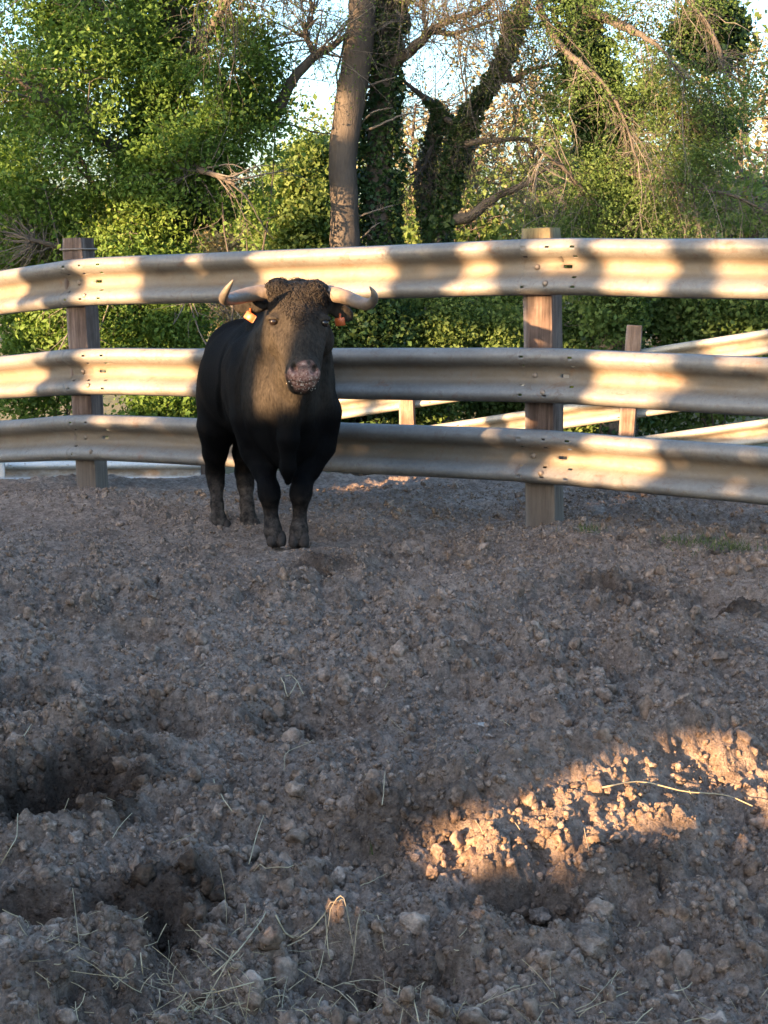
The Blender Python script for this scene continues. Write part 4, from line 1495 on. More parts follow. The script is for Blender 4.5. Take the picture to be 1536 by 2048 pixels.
# --- the forked ivy tree
YD = 20.2
T = thing('ivy_covered_tree', at(875, 1060, YD), 'leaning ivy clad tree forking into two stems right of the bare trunk', 'tree')
tk = MB(); br = MB(); tw = MB(); lf_ = MB(); iv = MB()
s0 = limb(tk, [(878, 1060, YD, 28), (876, 700, YD, 26), (876, 500, YD, 22), (886, 430, YD, 18), (900, 370, YD, 15), (915, 290, YD, 13), (940, 225, YD - .1, 12), (975, 175, YD - .1, 11), (1010, 110, YD - .2, 10), (1035, 40, YD - .2, 14), (1062, -40, YD - .2, 12), (1110, -250, YD, 6)], 60, 9)
s1 = limb(br, [(868, 470, YD, 18), (856, 400, YD + .2, 14), (858, 320, YD + .3, 12), (872, 260, YD + .3, 11), (880, 235, YD + .3, 9), (862, 205, YD + .3, 7), (835, 185, YD + .3, 5), (805, 160, YD + .3, 3)], 30, 7)
ld_ = [limb(br, r_, 26, 7, .03, 50 + s_) for s_, r_ in enumerate([
    [(905, 440, YD, 12), (945, 432, YD - .3, 10), (975, 405, YD - .5, 9), (1010, 385, YD - .6, 7), (1050, 368, YD - .7, 6), (1085, 340, YD - .8, 5), (1120, 322, YD - .8, 3)],
    [(920, 290, YD, 8), (960, 283, YD - .3, 6), (1000, 280, YD - .5, 5), (1045, 278, YD - .6, 4), (1080, 300, YD - .7, 2)],
    [(1005, 130, YD, 9), (1025, 160, YD - .4, 7), (1060, 140, YD - .6, 5), (1100, 130, YD - .7, 3)],
    [(880, 235, YD + .3, 6), (905, 245, YD + .1, 5), (925, 270, YD, 3), (945, 310, YD, 2)],
    [(870, 265, YD + .3, 5), (850, 330, YD, 3), (820, 350, YD, 2)]])]
t1 = shoots(np.stack([smooth_path(l, 14) for l in ld_ + [s1[8:]]]), 30, .4, 1.3, .007, 1.0, .03, 7); put(tw, t1, 4)
t2 = shoots(t1, 9, .2, .65, .0038, 1.0, .03); put(tw, t2, 3)
leaves(lf_, along(t2, 3, .03), .045, .3, None)
ivy_shell(iv, s0[4:50], 6500, .075, 0.085, .9)
ivy_shell(iv, s1[:22], 2200, .06, 0.079, .9)
finish(T, [('trunk', tk, M_BARK_DARK, None, None), ('branch', br, M_BARK_DARK, None, None), ('twigs', tw, M_TWIG_DARK, 'stuff', None), ('crown', lf_, M_LEAF_SMALL, 'stuff', None), ('ivy', iv, M_IVY, 'stuff', None)])

# --- the dense tree at the right with hanging grey twigs
YE = 19.2
T = thing('ivy_covered_tree', at(1235, 1060, YE), 'dense dark ivy tree at right with drooping tangles of grey twigs', 'tree')
tk = MB(); br = MB(); tw = MB(); lf_ = MB(); iv = MB()
trE = limb(tk, [(1240, 1060, YE, 40), (1235, 700, YE, 36), (1225, 480, YE, 32), (1212, 330, YE, 28), (1185, 160, YE, 25), (1150, 0, YE, 22), (1120, -250, YE, 14), (1110, -500, YE, 6)], 60, 10)
le = [limb(br, r_, 26, 7, .03, 60 + s_) for s_, r_ in enumerate([
    [(1155, 10, YE, 12), (1220, 40, YE - .8, 10), (1262, 60, YE - 1.2, 8), (1290, 75, YE - 1.4, 5), (1330, 105, YE - 1.5, 3), (1370, 160, YE - 1.6, 2)],
    [(1130, -60, YE, 10), (1080, 0, YE - .6, 8), (1120, 90, YE - 1.0, 7), (1165, 130, YE - 1.3, 6), (1200, 160, YE - 1.4, 4), (1240, 220, YE - 1.5, 3), (1280, 330, YE - 1.5, 1.5)],
    [(1190, 180, YE, 9), (1240, 200, YE - .6, 7), (1320, 215, YE - 1, 5), (1380, 240, YE - 1.2, 3)],
    [(1215, 340, YE, 9), (1270, 350, YE - .6, 7), (1340, 360, YE - 1, 5), (1410, 380, YE - 1.2, 4), (1470, 392, YE - 1.2, 3), (1536, 425, YE - 1.2, 2)],
    [(1225, 440, YE, 8), (1180, 400, YE - .8, 6), (1130, 340, YE - 1.1, 4), (1080, 300, YE - 1.3, 2)],
    [(1160, 40, YE, 10), (1260, -60, YE - .5, 8), (1340, -40, YE - .7, 6), (1420, 60, YE - .9, 5), (1450, 140, YE - 1, 3)]])]
hub = np.concatenate(le + [trE[10:45]])
t1 = shoots(np.stack([smooth_path(l, 14) for l in le]), 13, .5, 1.5, .008, .9, .16, 9, bias=(.15, 0, -.25)); put(tw, t1, 4)
t2 = shoots(t1, 7, .25, .75, .0048, .8, .12, 7, bias=(.1, 0, -.15)); put(tw, t2, 3)
t3 = shoots(t2[:500], 2, .15, .35, .003, .8, .1, 5); put(tw, t3, 3)
leaves(lf_, along(t2, 2, .04), .05, .3, None)
CE = [(1150, 60, YE - .7, 150, 100, 1.0, 700, .25), (1270, 190, YE - .9, 170, 110, 1.0, 900, .3), (1400, 210, YE - 1.0, 130, 55, .8, 700, .45), (1300, 350, YE - .9, 170, 70, .9, 1000, .45), (1440, 330, YE - 1, 110, 60, .8, 600, .5),
      (1200, 430, YE - .7, 150, 60, .8, 700, .35), (1380, 440, YE - .9, 150, 60, .8, 560, .4), (1130, 200, YE - .6, 110, 80, .8, 380, .3), (1330, 20, YE - .5, 160, 70, .9, 600, .25), (1530, 150, YE - .6, 80, 60, .7, 260, .5), (1250, -110, YE, 320, 90, 1.3, 1300, .3), (1560, 400, YE - .8, 100, 90, .8, 380, .5)]
for s_, (cx, cy, Y, rx, ry, dd, n, bt) in enumerate(CE):
    p = blob(cx, cy, Y, rx, ry, dd, int(n * 1.0), 0.3, 1.7, 120 + s_)
    sprigs(lf_, p, .050, 7, .09, .45, np.clip(bt + .15 * noise3(p * 2, 7) + tr.normal(0, .08, len(p)), 0, 1))
    twig_web(tw, p, hub, n // 7, .006)
ivy_shell(iv, trE[4:50], 6500, .16, 0.098, .9)
for s_, (cx, cy, rx, ry, n) in enumerate([(1420, 70, 70, 65, 900), (1205, 250, 50, 90, 700), (1180, 130, 50, 60, 400), (1420, 250, 50, 30, 250), (1240, 400, 60, 60, 500)]):
    p = blob(cx, cy, YE - .1, rx, ry, .5, n, .15, 2.0, 150 + s_)
    sprigs(iv, p, 0.098, 5, .07, .2, np.clip(.2 + tr.normal(0, .15, len(p)), 0, 1), .85)
finish(T, [('trunk', tk, M_BARK_DARK, None, None), ('branch', br, M_BARK_GREY, None, None), ('twigs', tw, M_TWIG, 'stuff', None), ('crown', lf_, M_LEAF_HEDGE, 'stuff', None), ('ivy', iv, M_IVY, 'stuff', None)])


# --- shrubs behind the fence
def shrub(name, label, clumps, base, mat, leaf, twn=40, stems=5, tintb=None, group=None):
    cx0, Y0 = base
    t = thing(name, [at(cx0, 900, Y0)[0], Y0, field_z(np.array(at(cx0, 900, Y0)[0]), np.array(Y0))], label, 'shrub', group)
    st = MB(); lv = MB()
    org = np.array(t.location)
    allp = []
    for s_, (cx, cy, Y, rx, ry, dd, n) in enumerate(clumps):
        p = blob(cx, cy, Y, rx, ry, dd, n, 0.12, 1.8, int(abs(cx0)) + s_)
        allp.append(p)
        sprigs(lv, p, leaf, 6, leaf * 1.2, .35, None if tintb is None else np.clip(tintb + .2 * noise3(p * 1.6, 8) + tr.normal(0, .1, len(p)), 0, 1), .7)
    P_ = np.concatenate(allp)
    hubs = []
    for i in range(stems):
        e = P_[tr.integers(len(P_))]
        k = np.linspace(0, 1, 9)[:, None]
        q = org * (1 - k) + e * k + tr.normal(0, .05, (9, 3)) * np.sin(k * 3.14)
        q = np.hstack([q, np.linspace(.03, .008, 9)[:, None]])
        tubes(st, q[None, :, :3], q[None, :, 3], 5); hubs.append(q)
    twig_web(st, P_, np.concatenate(hubs), twn, .006)
    finish(t, [('stem', st, M_TWIG_DARK, None, None), ('foliage', lv, mat, 'stuff', None)])


shrub('shrub', 'leafy green shrub behind the left post, seen between the rails', [(110, 640, 18.8, 130, 70, .7, 900), (60, 760, 18.6, 110, 90, .6, 700)], (90, 18.8), M_LEAF_OAK, 0.084, 60, 5, .5)
shrub('shrub', 'dark green shrub under the oak, between the left post and the bull', [(290, 660, 19.1, 120, 70, .7, 900), (300, 810, 18.8, 130, 80, .6, 900)], (300, 19.0), M_LEAF_OAK, 0.084, 60, 5, .4)
shrub('shrub', 'glossy dark ivy bush right behind the head of the bull', [(730, 640, 18.35, 90, 75, .35, 1300), (690, 600, 18.4, 60, 70, .3, 700), (720, 800, 18.6, 100, 90, .3, 900), (780, 800, 18.6, 60, 60, .3, 300)], (735, 18.5), M_IVY, .085, 40, 5, .55)
shrub('shrub', 'sunlit yellow green hedgerow bush between the bull and the right post', [(900, 650, 21.4, 140, 75, .7, 1300), (860, 800, 21.0, 140, 80, .6, 900), (1020, 660, 21.2, 80, 80, .6, 700), (960, 560, 21.6, 130, 60, .6, 600), (880, 640, 18.7, 75, 65, .35, 800), (860, 790, 18.7, 70, 70, .3, 500), (1000, 660, 18.9, 60, 60, .35, 450)], (930, 21.3), M_LEAF_YEL, 0.072, 70, 6, .35)
shrub('shrub', 'dark shadowy shrub behind the right post under the ivy tree', [(1210, 600, 20.2, 120, 90, .7, 1300), (1170, 720, 19.8, 110, 80, .6, 700), (1130, 500, 20.4, 80, 60, .5, 350), (1235, 620, 18.5, 60, 70, .35, 700)], (1200, 20.2), M_LEAF_HEDGE, 0.078, 60, 5, .3)
shrub('shrub', 'mid green shrub at the far right above the rising distant rail', [(1400, 610, 20.0, 150, 80, .8, 1600), (1540, 620, 20.0, 90, 90, .8, 800), (1400, 760, 20.4, 200, 80, .8, 1300)], (1430, 20.1), M_LEAF_HEDGE, 0.090, 60, 5, .5)
shrub('shrub', 'low green growth between the two distant rails at right', [(1240, 780, 20.5, 160, 70, .6, 1100), (1030, 790, 20.5, 140, 60, .6, 900), (1200, 870, 20.2, 240, 50, .5, 1100)], (1150, 20.4), M_LEAF_HEDGE, 0.090, 40, 4, .55)
shrub('shrub', 'bright green rounded bush lit by the sun between the oak and the bare trunk', [(590, 360, 25.0, 70, 60, .9, 800), (560, 440, 24.8, 80, 60, .9, 850), (630, 430, 24.8, 60, 80, .9, 850), (630, 320, 25.0, 45, 50, .6, 400), (590, 560, 24.5, 110, 90, .9, 1100)], (595, 25.0), M_LEAF_YEL, 0.102, 60, 6, .3)
shrub('shrub', 'thin pale brush beyond the bull at left of its horn', [(440, 470, 28.0, 90, 60, .9, 420), (430, 620, 27.0, 90, 50, .9, 260), (480, 560, 28.0, 90, 50, .9, 420)], (450, 27.5), M_LEAF_PALE, 0.102, 120, 8, .4)
# thin young saplings by the gap at the left
shrub('sapling', 'thin young sapling with sparse leaves against the pale sky left of the bright bush', [(500, 400, 18.0, 55, 90, .4, 120), (540, 300, 18.0, 50, 50, .3, 60), (450, 420, 18.0, 30, 60, .3, 60)], (505, 18.0), M_LEAF_OAK, 0.072, 30, 3, .3)

# --- far wood, standing in full evening sun
far = [(-200, 41, 9, 5.0, 1), (60, 44, 10, 5, 0), (330, 39, 6.5, 4.5, 1), (450, 47, 4.6, 4.0, 2), (830, 42, 8, 4.6, 2), (930, 37, 7.5, 4.2, 2), (1060, 41, 8.0, 4.4, 2), (1190, 36, 7, 4.2, 0), (1330, 40, 8.5, 4.6, 1), (1470, 35, 8.5, 4.4, 2), (1600, 43, 10, 5, 2), (1780, 38, 9, 5, 1), (700, 50, 7.5, 4.5, 0), (-430, 38, 9, 5, 0), (1100, 30, 5.2, 3.2, 1), (1500, 28, 5.6, 3.4, 1), (900, 31, 4.8, 3.2, 0)]
kinds = ['golden green far tree', 'straw coloured far tree', 'peach tinted thin far tree']
spots = ['far behind the oak', 'far behind the ivy covered trunks', 'far beyond the right post', 'far off at the right edge']
for i, (px, Y, h, w, kd) in enumerate(far):
    p0 = at(px, 500, Y)
    gz = float(field_z(np.array(p0[0]), np.array(Y)))
    where = 'with a broad crown at the right edge' if px > 1700 else 'farthest back at the right edge' if px == 1600 else 'low down at the right edge' if (px, Y) == (1500, 28) else 'low down beyond the right post' if (px, Y) == (1100, 30) else 'beyond the left edge of the wood' if px < 0 else 'far behind the oak' if px < 420 else 'just right of the oak' if px < 560 else 'behind the bare trunk' if px < 760 else 'left of the forked ivy tree' if px < 880 else 'behind the forked ivy tree' if px < 1000 else 'above the right fence post' if px < 1150 else 'behind the dense right hand tree' if px < 1400 else 'at the right edge of the view'
    t = thing('far_tree', (p0[0], Y, gz), ('tall ' if h > 8 else 'low ' if h < 6 else '') + kinds[kd] + ' ' + where, 'tree', 'trees of the sunny far wood')
    org = np.array(t.location)
    tk = MB(); cr_ = MB()
    k = np.linspace(0, 1, 9)
    q = np.stack([org[0] + .3 * noise2(k * 3, k * 0 + i, 5), org[1] + k * 0, org[2] + k * h * .9], -1)
    tubes(tk, q[None], (np.linspace(.22, .03, 9))[None], 7)
    lim = shoots(np.hstack([q, np.linspace(.2, .03, 9)[:, None]]), 26, w * .3, w * .62, .05, 1.0, -.02, 7, .2)
    put(tk, lim, 4)
    sh = shoots(lim, 8, .5, 1.4, .018, 1.0, 0, 5, .2); put(tk, sh, 3)
    lo = .05 if kd != 2 else .2
    c = np.concatenate([along(sh, 15 if kd == 2 else 20, .22, .1), org + np.array([0, 0, h * .5]) + nrm(tr.normal(0, 1, (2600, 3))) * tr.uniform(.3, 1, (2600, 1)) ** .5 * np.array([w * .55, w * .55, h * .5])])
    c = c[(noise3(c * .9 + i, 90) + .6 * noise3(c * 2.2, 91)) > (-.25 if kd != 2 else -.05)]
    c = c[c[:, 2] > org[2] + .2]
    tt = np.clip(.45 + .3 * noise3(c * .8, 92) + tr.normal(0, .15, len(c)), 0, 1)
    leaves(cr_, c, .19 if kd != 2 else .15, .3, tt, asp=.75)
    finish(t, [('trunk', tk, M_BARK_GREY, None, None), ('crown', cr_, (M_LEAF_YEL, M_LEAF_YEL, M_LEAF_PALE)[kd], 'stuff', None)])
# ------------------------------------------------------------------ unseen trees behind the camera, crowns cut to shape sun and shade in the corral
U_ = np.array([math.cos(SUN_AZ), -math.sin(SUN_AZ), 0.0])
V_ = np.cross(U_, Ldir)
V_ = V_ if V_[2] > 0 else -V_


def in_poly(px, py, poly):
    poly = np.asarray(poly, float)
    ins = np.zeros(px.shape, bool)
    j = len(poly) - 1
    for i in range(len(poly)):
        xi, yi = poly[i]; xj, yj = poly[j]
        c = ((yi > py) != (yj > py)) & (px < (xj - xi) * (py - yi) / (yj - yi + 1e-12) + xi)
        ins ^= c
        j = i
    return ins


GAP_RAIL = [  # areas meant to be sunlit; leaves blocking them are left out
    [(-90, 520), (62, 515), (52, 640), (-90, 650)], [(138, 500), (305, 500), (285, 560), (318, 625), (150, 625), (168, 560)], [(392, 500), (425, 500), (425, 550), (392, 550)],
    [(520, 485), (792, 485), (806, 540), (800, 605), (520, 612)], [(940, 465), (1010, 470), (990, 520), (1015, 605), (898, 615), (925, 540)], [(1072, 460), (1182, 460), (1165, 545), (1092, 550)],
    [(1196, 460), (1352, 460), (1366, 540), (1350, 615), (1232, 615), (1206, 560)], [(1428, 455), (1700, 455), (1700, 630), (1448, 630)],
    [(-90, 695), (72, 692), (95, 745), (82, 805), (-90, 815)], [(153, 685), (402, 685), (402, 808), (175, 805), (166, 740)], [(935, 685), (1022, 685), (1012, 722), (940, 722)],
    [(1200, 690), (1372, 690), (1362, 790), (1310, 838), (1172, 820), (1192, 760)], [(1442, 690), (1600, 690), (1600, 738), (1452, 736)],
    [(185, 822), (325, 822), (325, 850), (185, 850)], [(1190, 852), (1328, 862), (1342, 930), (1308, 978), (1072, 955), (1130, 902), (1182, 918)], [(1050, 590), (1098, 590), (1098, 665), (1050, 680)]]
GAP_BULL = [[(422, 540), (548, 545), (550, 612), (422, 616)], [(655, 558), (765, 555), (765, 622), (690, 620), (655, 592)], [(495, 565), (700, 572), (705, 800), (575, 815), (500, 720)], [(476, 600), (570, 600), (615, 825), (418, 842), (440, 680)]]
GAP_GROUND = [[(835, 1725), (865, 1660), (1060, 1585), (1230, 1560), (1330, 1530), (1420, 1490), (1580, 1450), (1760, 1400), (1760, 1620), (1580, 1650), (1440, 1630), (1340, 1665), (1200, 1705), (1100, 1708), (1085, 1740), (960, 1768), (860, 1745)]]
GAP_SAND = [[(690, 925), (785, 930), (785, 985), (690, 985)]]
GAP_BACK = [[(880, 840), (1400, 775), (1400, 850), (880, 900)], [(1290, 845), (1580, 822), (1580, 890), (1290, 895)], [(1430, 655), (1580, 635), (1580, 720), (1430, 725)], [(690, 790), (760, 785), (760, 850), (690, 855)]]
GAP_BUSH = [[(790, 545), (1055, 545), (1055, 700), (790, 700)], [(530, 270), (662, 270), (662, 490), (530, 490)], [(370, 560), (480, 560), (480, 690), (370, 690)]]
GAP_TREE = [[(640, 200), (740, 190), (740, 285), (650, 290)], [(640, 400), (735, 380), (735, 500), (640, 500)]]


def gaps(C):
    """True where a leaf at C would block sun meant to reach a chosen area, so it is cut"""
    out = np.zeros(len(C), bool)
    for a, b in zip(NODES[:-1], NODES[1:]):
        d = nrm(b - a); n = np.array([d[1], -d[0]])
        t = ((a - C[:, :2]) @ n) / (Ldir[:2] @ n)
        H = C + t[:, None] * Ldir
        s = (H[:, :2] - a) @ d
        ok = (s > -0.05) & (s < np.linalg.norm(b - a) + 0.05)
        px, py = proj(H)
        for g in GAP_RAIL: out |= ok & in_poly(px, py, g)
    def plane(n, c, gs):
        t = (c - C @ n) / (Ldir @ n)
        px, py = proj(C + t[:, None] * Ldir)
        o = np.zeros(len(C), bool)
        for g in gs: o |= in_poly(px, py, g)
        return o
    out |= plane(np.array([0, 1.0, 0]), 6.75, GAP_BULL)
    out |= plane(np.array([0, 0, 1.0]), 0.065, GAP_GROUND) | plane(np.array([0, 0, 1.0]), 0.03, GAP_GROUND)
    out |= plane(np.array([0, 1.0, 0]), 9.45, GAP_SAND)
    out |= plane(np.array([0, 1.0, 0]), 19.0, GAP_TREE)
    out |= plane(np.array([0, 1.0, 0]), 17.2, GAP_BACK)
    out |= plane(np.array([0, 1.0, 0]), 21.5, GAP_BUSH) & (noise3(np.stack([C @ U_, C @ V_, 0 * C[:, 0]], -1) * 2.2, 66) > -.5)
    return out


orr = np.random.default_rng(99)
n = 90000
us = orr.uniform(-24, 3.5, n); ds = orr.uniform(12.8, 14.0, n)
top = 4.3 + 2.8 * sstep(-8.2, -9.2, us) * sstep(-18.5, -17.5, us) + 1.0 * noise2(us * .35, us * 0, 140) + .6 * noise2(us * 1.3, us * 0, 141)
vs = orr.uniform(2.7, 8.7, n)
keep = vs < top
C = -ds[:, None] * Ldir + us[:, None] * U_ + vs[:, None] * V_
nz = noise3(np.stack([us * .75, vs * .75, us * 0], -1), 142) + .55 * noise3(np.stack([us * 2.0, vs * 2.0, us * 0], -1), 143)
leafy = ((vs > 2.95) & (nz > np.where((us > -12) & (us < -8.8), .36, np.where(us < -14.4, .26, .28)))) | ((us < -9.3) & (vs > 1.2) & (nz > np.where((us > -12), .38, .15)))               # noise openings, tuned to let sun onto the background
keep &= ~leafy
keep &= (vs > 2.75)
keep &= ~gaps(C)
keep &= C[:, 2] > 0.02
C = C[keep]; us_ = us[keep]
M_LEAF_NEAR = leaf_mat('hedge_oak_leaf', [(0.0, (0.03, 0.06, 0.014)), (0.6, (0.06, 0.10, 0.02)), (1.0, (0.11, 0.14, 0.03))], 0.15)
bounds = np.linspace(-24.01, 3.51, 7)
lbl = ['first', 'second', 'third', 'fourth', 'fifth', 'last']
for k in range(6):
    m_ = (us_ >= bounds[k]) & (us_ < bounds[k + 1])
    uc = .5 * (bounds[k] + bounds[k + 1])
    b = -13.6 * Ldir + uc * U_; b[2] = 0.0
    t = thing('shading_tree', b, 'unseen tree, crown cut to shape the sunlight, %s of the row that shades the corral' % lbl[k], 'tree', 'unseen shading trees behind the camera')
    org = b
    tk = MB(); lv = MB()
    q = np.stack([np.full(9, b[0]), np.full(9, b[1]), np.linspace(-.2, 7.6, 9)], -1)
    tubes(tk, q[None], np.linspace(.2, .04, 9)[None], 8)
    tr = np.random.default_rng(300 + k)
    p = C[m_]
    nn_ = nrm(tr.normal(0, .45, (len(p), 3)) + Ldir)
    d = nrm(np.cross(nn_, tr.normal(0, 1, (len(p), 3)))); s = np.cross(nn_, d)
    L = tr.uniform(.13, .24, (len(p), 1))
    v = np.stack([p - d * L * .5, p + s * L * .4, p + d * L * .5, p - s * L * .4], 1).reshape(-1, 3)
    i = np.arange(len(p)) * 4
    lv.add(v, np.stack([i, i + 1, i + 2, i + 3], -1), None, np.repeat(tr.uniform(0, 1, len(p)), 4))
    twig_web(tk, p, np.hstack([q, np.full((9, 1), .05)]), 60, .012)
    finish(t, [('trunk', tk, M_BARK_DARK, None, None), ('crown', lv, M_LEAF_NEAR, 'stuff', None)])

# added unseen leaf screen: shades ground and fence, openings cut where sun should land
n = 105000
us = orr.uniform(-20, 3.0, n); ds = orr.uniform(5.6, 6.1, n); vs = orr.uniform(-.95, 2.88 + .12 * noise2(us * 2, us * 0, 9), n)
C = -ds[:, None] * Ldir + us[:, None] * U_ + vs[:, None] * V_
nz = noise3(np.stack([us * .9, vs * .9, us * 0], -1), 142) + .55 * noise3(np.stack([us * 2.4, vs * 2.4, us * 0], -1), 143)
leafy = (us < -9.3) & (vs > 1.1) & (nz > np.where(us > -11.5, .05, -.16))
C = C[~gaps(C) & (C[:, 2] > 0.0) & ~leafy]
b = -5.85 * Ldir - 6.5 * U_; b[2] = 0
t = thing('shading_hedge', b, 'unseen leaf screen added behind the camera to shade the corral', 'shading_hedge')
tk = MB(); lv = MB()
for x in np.linspace(-10, 8, 14):
    tk = MB()
    q = np.stack([np.full(6, b[0] + x * U_[0]), np.full(6, b[1] + x * U_[1]), np.linspace(-.1, 3.2, 6)], -1)
    tubes(tk, q[None], np.linspace(.03, .01, 6)[None], 6)
    finish(t, [('stem', tk, M_BARK_DARK, None, None)])
p = C
nn_ = nrm(orr.normal(0, .4, (len(p), 3)) + Ldir)
d = nrm(np.cross(nn_, orr.normal(0, 1, (len(p), 3)))); s = np.cross(nn_, d)
L = orr.uniform(.08, .14, (len(p), 1))
# broader leaves added low down so no sun leaks onto the ground
n2 = 30000
us2 = orr.uniform(-9, 3.0, n2); vs2 = orr.uniform(-.95, 1.0, n2)
C2 = -orr.uniform(5.6, 6.1, n2)[:, None] * Ldir + us2[:, None] * U_ + vs2[:, None] * V_
bad = gaps(C2) | (C2[:, 2] < .02)
for a_, b_ in ((.11, 0), (-.11, 0), (0, .09), (0, -.09)): bad |= gaps(C2 + a_ * U_ + b_ * V_)
C2 = C2[~bad]
n3 = nrm(orr.normal(0, .3, (len(C2), 3)) + Ldir)
d3 = nrm(np.cross(n3, orr.normal(0, 1, (len(C2), 3)))); s3 = np.cross(n3, d3)
p = np.concatenate([p, C2]); d = np.concatenate([d, d3]); s = np.concatenate([s, s3])
L = np.concatenate([L, orr.uniform(.15, .2, (len(C2), 1))])
v = np.stack([p - d * L * .5, p + s * L * .4, p + d * L * .5, p - s * L * .4], 1).reshape(-1, 3)
i = np.arange(len(p)) * 4
lv.add(v, np.stack([i, i + 1, i + 2, i + 3], -1), None, np.repeat(orr.uniform(0, 1, len(p)), 4))
finish(t, [('foliage', lv, M_LEAF_NEAR, 'stuff', None)])
# ------------------------------------------------------------------ loose clods, stones, straw, grass on the soil
gr_ = np.random.default_rng(77)


ICO4, ICO4F = ico(4)


def gz(x, y):
    return soil_z(np.asarray(x, float), np.asarray(y, float))


def lumps(mb, x, y, size, V, Fc, sink=0.25, flat=0.75, rough=0.32):
    n = len(x)
    z = gz(x, y)
    for k in range(n):
        v = V * (1 + rough * noise3(V * 1.6 + k * 3.1, 21)[:, None] + 0.5 * rough * noise3(V * 4 + k * 1.7, 22)[:, None])
        v = v * np.array([gr_.uniform(.75, 1.3), gr_.uniform(.75, 1.3), flat * gr_.uniform(.75, 1.2)]) * size[k]
        a = gr_.uniform(0, 6.28); c, s = math.cos(a), math.sin(a)
        v = np.stack([v[:, 0] * c - v[:, 1] * s, v[:, 0] * s + v[:, 1] * c, v[:, 2]], -1)
        mb.add(v + np.array([x[k], y[k], z[k] + size[k] * (flat - sink * 2.2)]), None, Fc)


def scatter(n, r0, r1, power=1.6):
    u = gr_.uniform(0, 1, n)
    r = (r0 ** (2 - power) + u * (r1 ** (2 - power) - r0 ** (2 - power))) ** (1 / (2 - power))
    a = gr_.uniform(-.42, .42, n)
    return np.sin(a) * r, np.cos(a) * r




def on_points(name, label, x, y, z, sz, shapes, seed, tone0=.5):
    """small soil pieces instanced on points"""
    me = bpy.data.meshes.new(name)
    me.vertices.add(len(x)); me.vertices.foreach_set('co', np.stack([x, y, z], -1).astype(np.float32).ravel())
    tone = np.clip(tone0 + .3 * noise2(x * 7, y * 7, 201) + gr_.normal(0, .22, len(x)), 0, 1)
    for an, arr in (('size', sz), ('damp_shade_bit', damp_shade(x, y)), ('tone_bit', tone)):
        a_ = me.attributes.new(an, 'FLOAT', 'POINT'); a_.data.foreach_set('value', arr.astype(np.float32))
    o = link(name, me, M_SOIL)
    tag(o, label, None, None, 'stuff')
    ng = bpy.data.node_groups.new(name, 'GeometryNodeTree')
    ng.interface.new_socket('Geometry', in_out='INPUT', socket_type='NodeSocketGeometry')
    ng.interface.new_socket('Geometry', in_out='OUTPUT', socket_type='NodeSocketGeometry')
    gi = ng.nodes.new('NodeGroupInput'); go = ng.nodes.new('NodeGroupOutput')
    ci = ng.nodes.new('GeometryNodeCollectionInfo'); ci.inputs['Collection'].default_value = shapes
    ci.inputs['Separate Children'].default_value = True; ci.inputs['Reset Children'].default_value = True
    ip = ng.nodes.new('GeometryNodeInstanceOnPoints'); ip.inputs['Pick Instance'].default_value = True
    rv = ng.nodes.new('FunctionNodeRandomValue'); rv.data_type = 'FLOAT_VECTOR'
    rv.inputs[1].default_value = (6.28, 6.28, 6.28)
    na = ng.nodes.new('GeometryNodeInputNamedAttribute'); na.data_type = 'FLOAT'; na.inputs['Name'].default_value = 'size'
    ng.links.new(gi.outputs[0], ip.inputs['Points']); ng.links.new(ci.outputs[0], ip.inputs['Instance'])
    ng.links.new(rv.outputs[0], ip.inputs['Rotation']); ng.links.new(na.outputs[0], ip.inputs['Scale'])
    ng.links.new(ip.outputs[0], go.inputs[0])
    md = o.modifiers.new('pieces', 'NODES'); md.node_group = ng


def shapes(name, n, V, Fc, a, b, c, ang):
    col = bpy.data.collections.new(name)
    for k in range(n):
        d = V.copy()
        h = np.ones(len(V))
        for _ in range(ang):                      # break planes off the lump so that it has facets
            nn = nrm(gr_.normal(0, 1, 3)); lim = gr_.uniform(.55, .9)
            e = d @ nn
            d = d - np.where(e > lim, e - lim, 0)[:, None] * nn * .9
        d = d * (1 + a * noise3(V * 1.4 + k * 5.1, 61)[:, None] + b * noise3(V * 3.3 + k, 62)[:, None] + c * noise3(V * 8 + k, 63)[:, None]) * np.array([1.12, .92, .78])
        me = make_mesh(name, d, None, Fc)
        me.materials.append(M_SOIL_BIT)
        col.objects.link(bpy.data.objects.new(name, me))
    return col


BIG = shapes('clod_shape', 14, ICO3, ICO3F, .30, .24, .14, 5)
SMALL = shapes('crumb_shape', 10, ICO2, ICO2F, .32, .24, .0, 3)
# clods of 1 to 4 cm radius, in drifts
x, y = scatter(19000, 2.2, 9.4, 1.1)
g = noise2(x * 2.2, y * 2.2, 13) + .5 * noise2(x * 6, y * 6, 14) + .55 * gr_.uniform(-1, 1, len(x))
m_ = (g > -.15) & (gr_.uniform(0, 1, len(x)) < trodden(x, y))
x, y = x[m_], y[m_]
sz = np.clip(.0075 * (1 / gr_.uniform(.03, 1, len(x))) ** .5, .007, .032)
on_points('dirt_clods', 'loose broken clods of dry soil strewn over the corral floor', x, y, gz(x, y) + sz * gr_.uniform(-.5, .22, len(x)), sz, BIG, 1, .78)
# crumbs between them
x, y = scatter(120000, 2.2, 9.4, 1.35)
m_ = (noise2(x * 3.1, y * 3.1, 113) + .8 * gr_.uniform(-1, 1, len(x)) > -.45) & (gr_.uniform(0, 1, len(x)) < trodden(x, y) * 1.05 - .1)
x, y = x[m_], y[m_]
sz = np.clip(.0026 * (1 / gr_.uniform(.02, 1, len(x))) ** .5 * (.55 + .13 * y), .002, .012)
on_points('soil_crumbs', 'fine crumbs of dry soil all over the corral floor', x, y, gz(x, y) + sz * .2, sz, SMALL, 2)

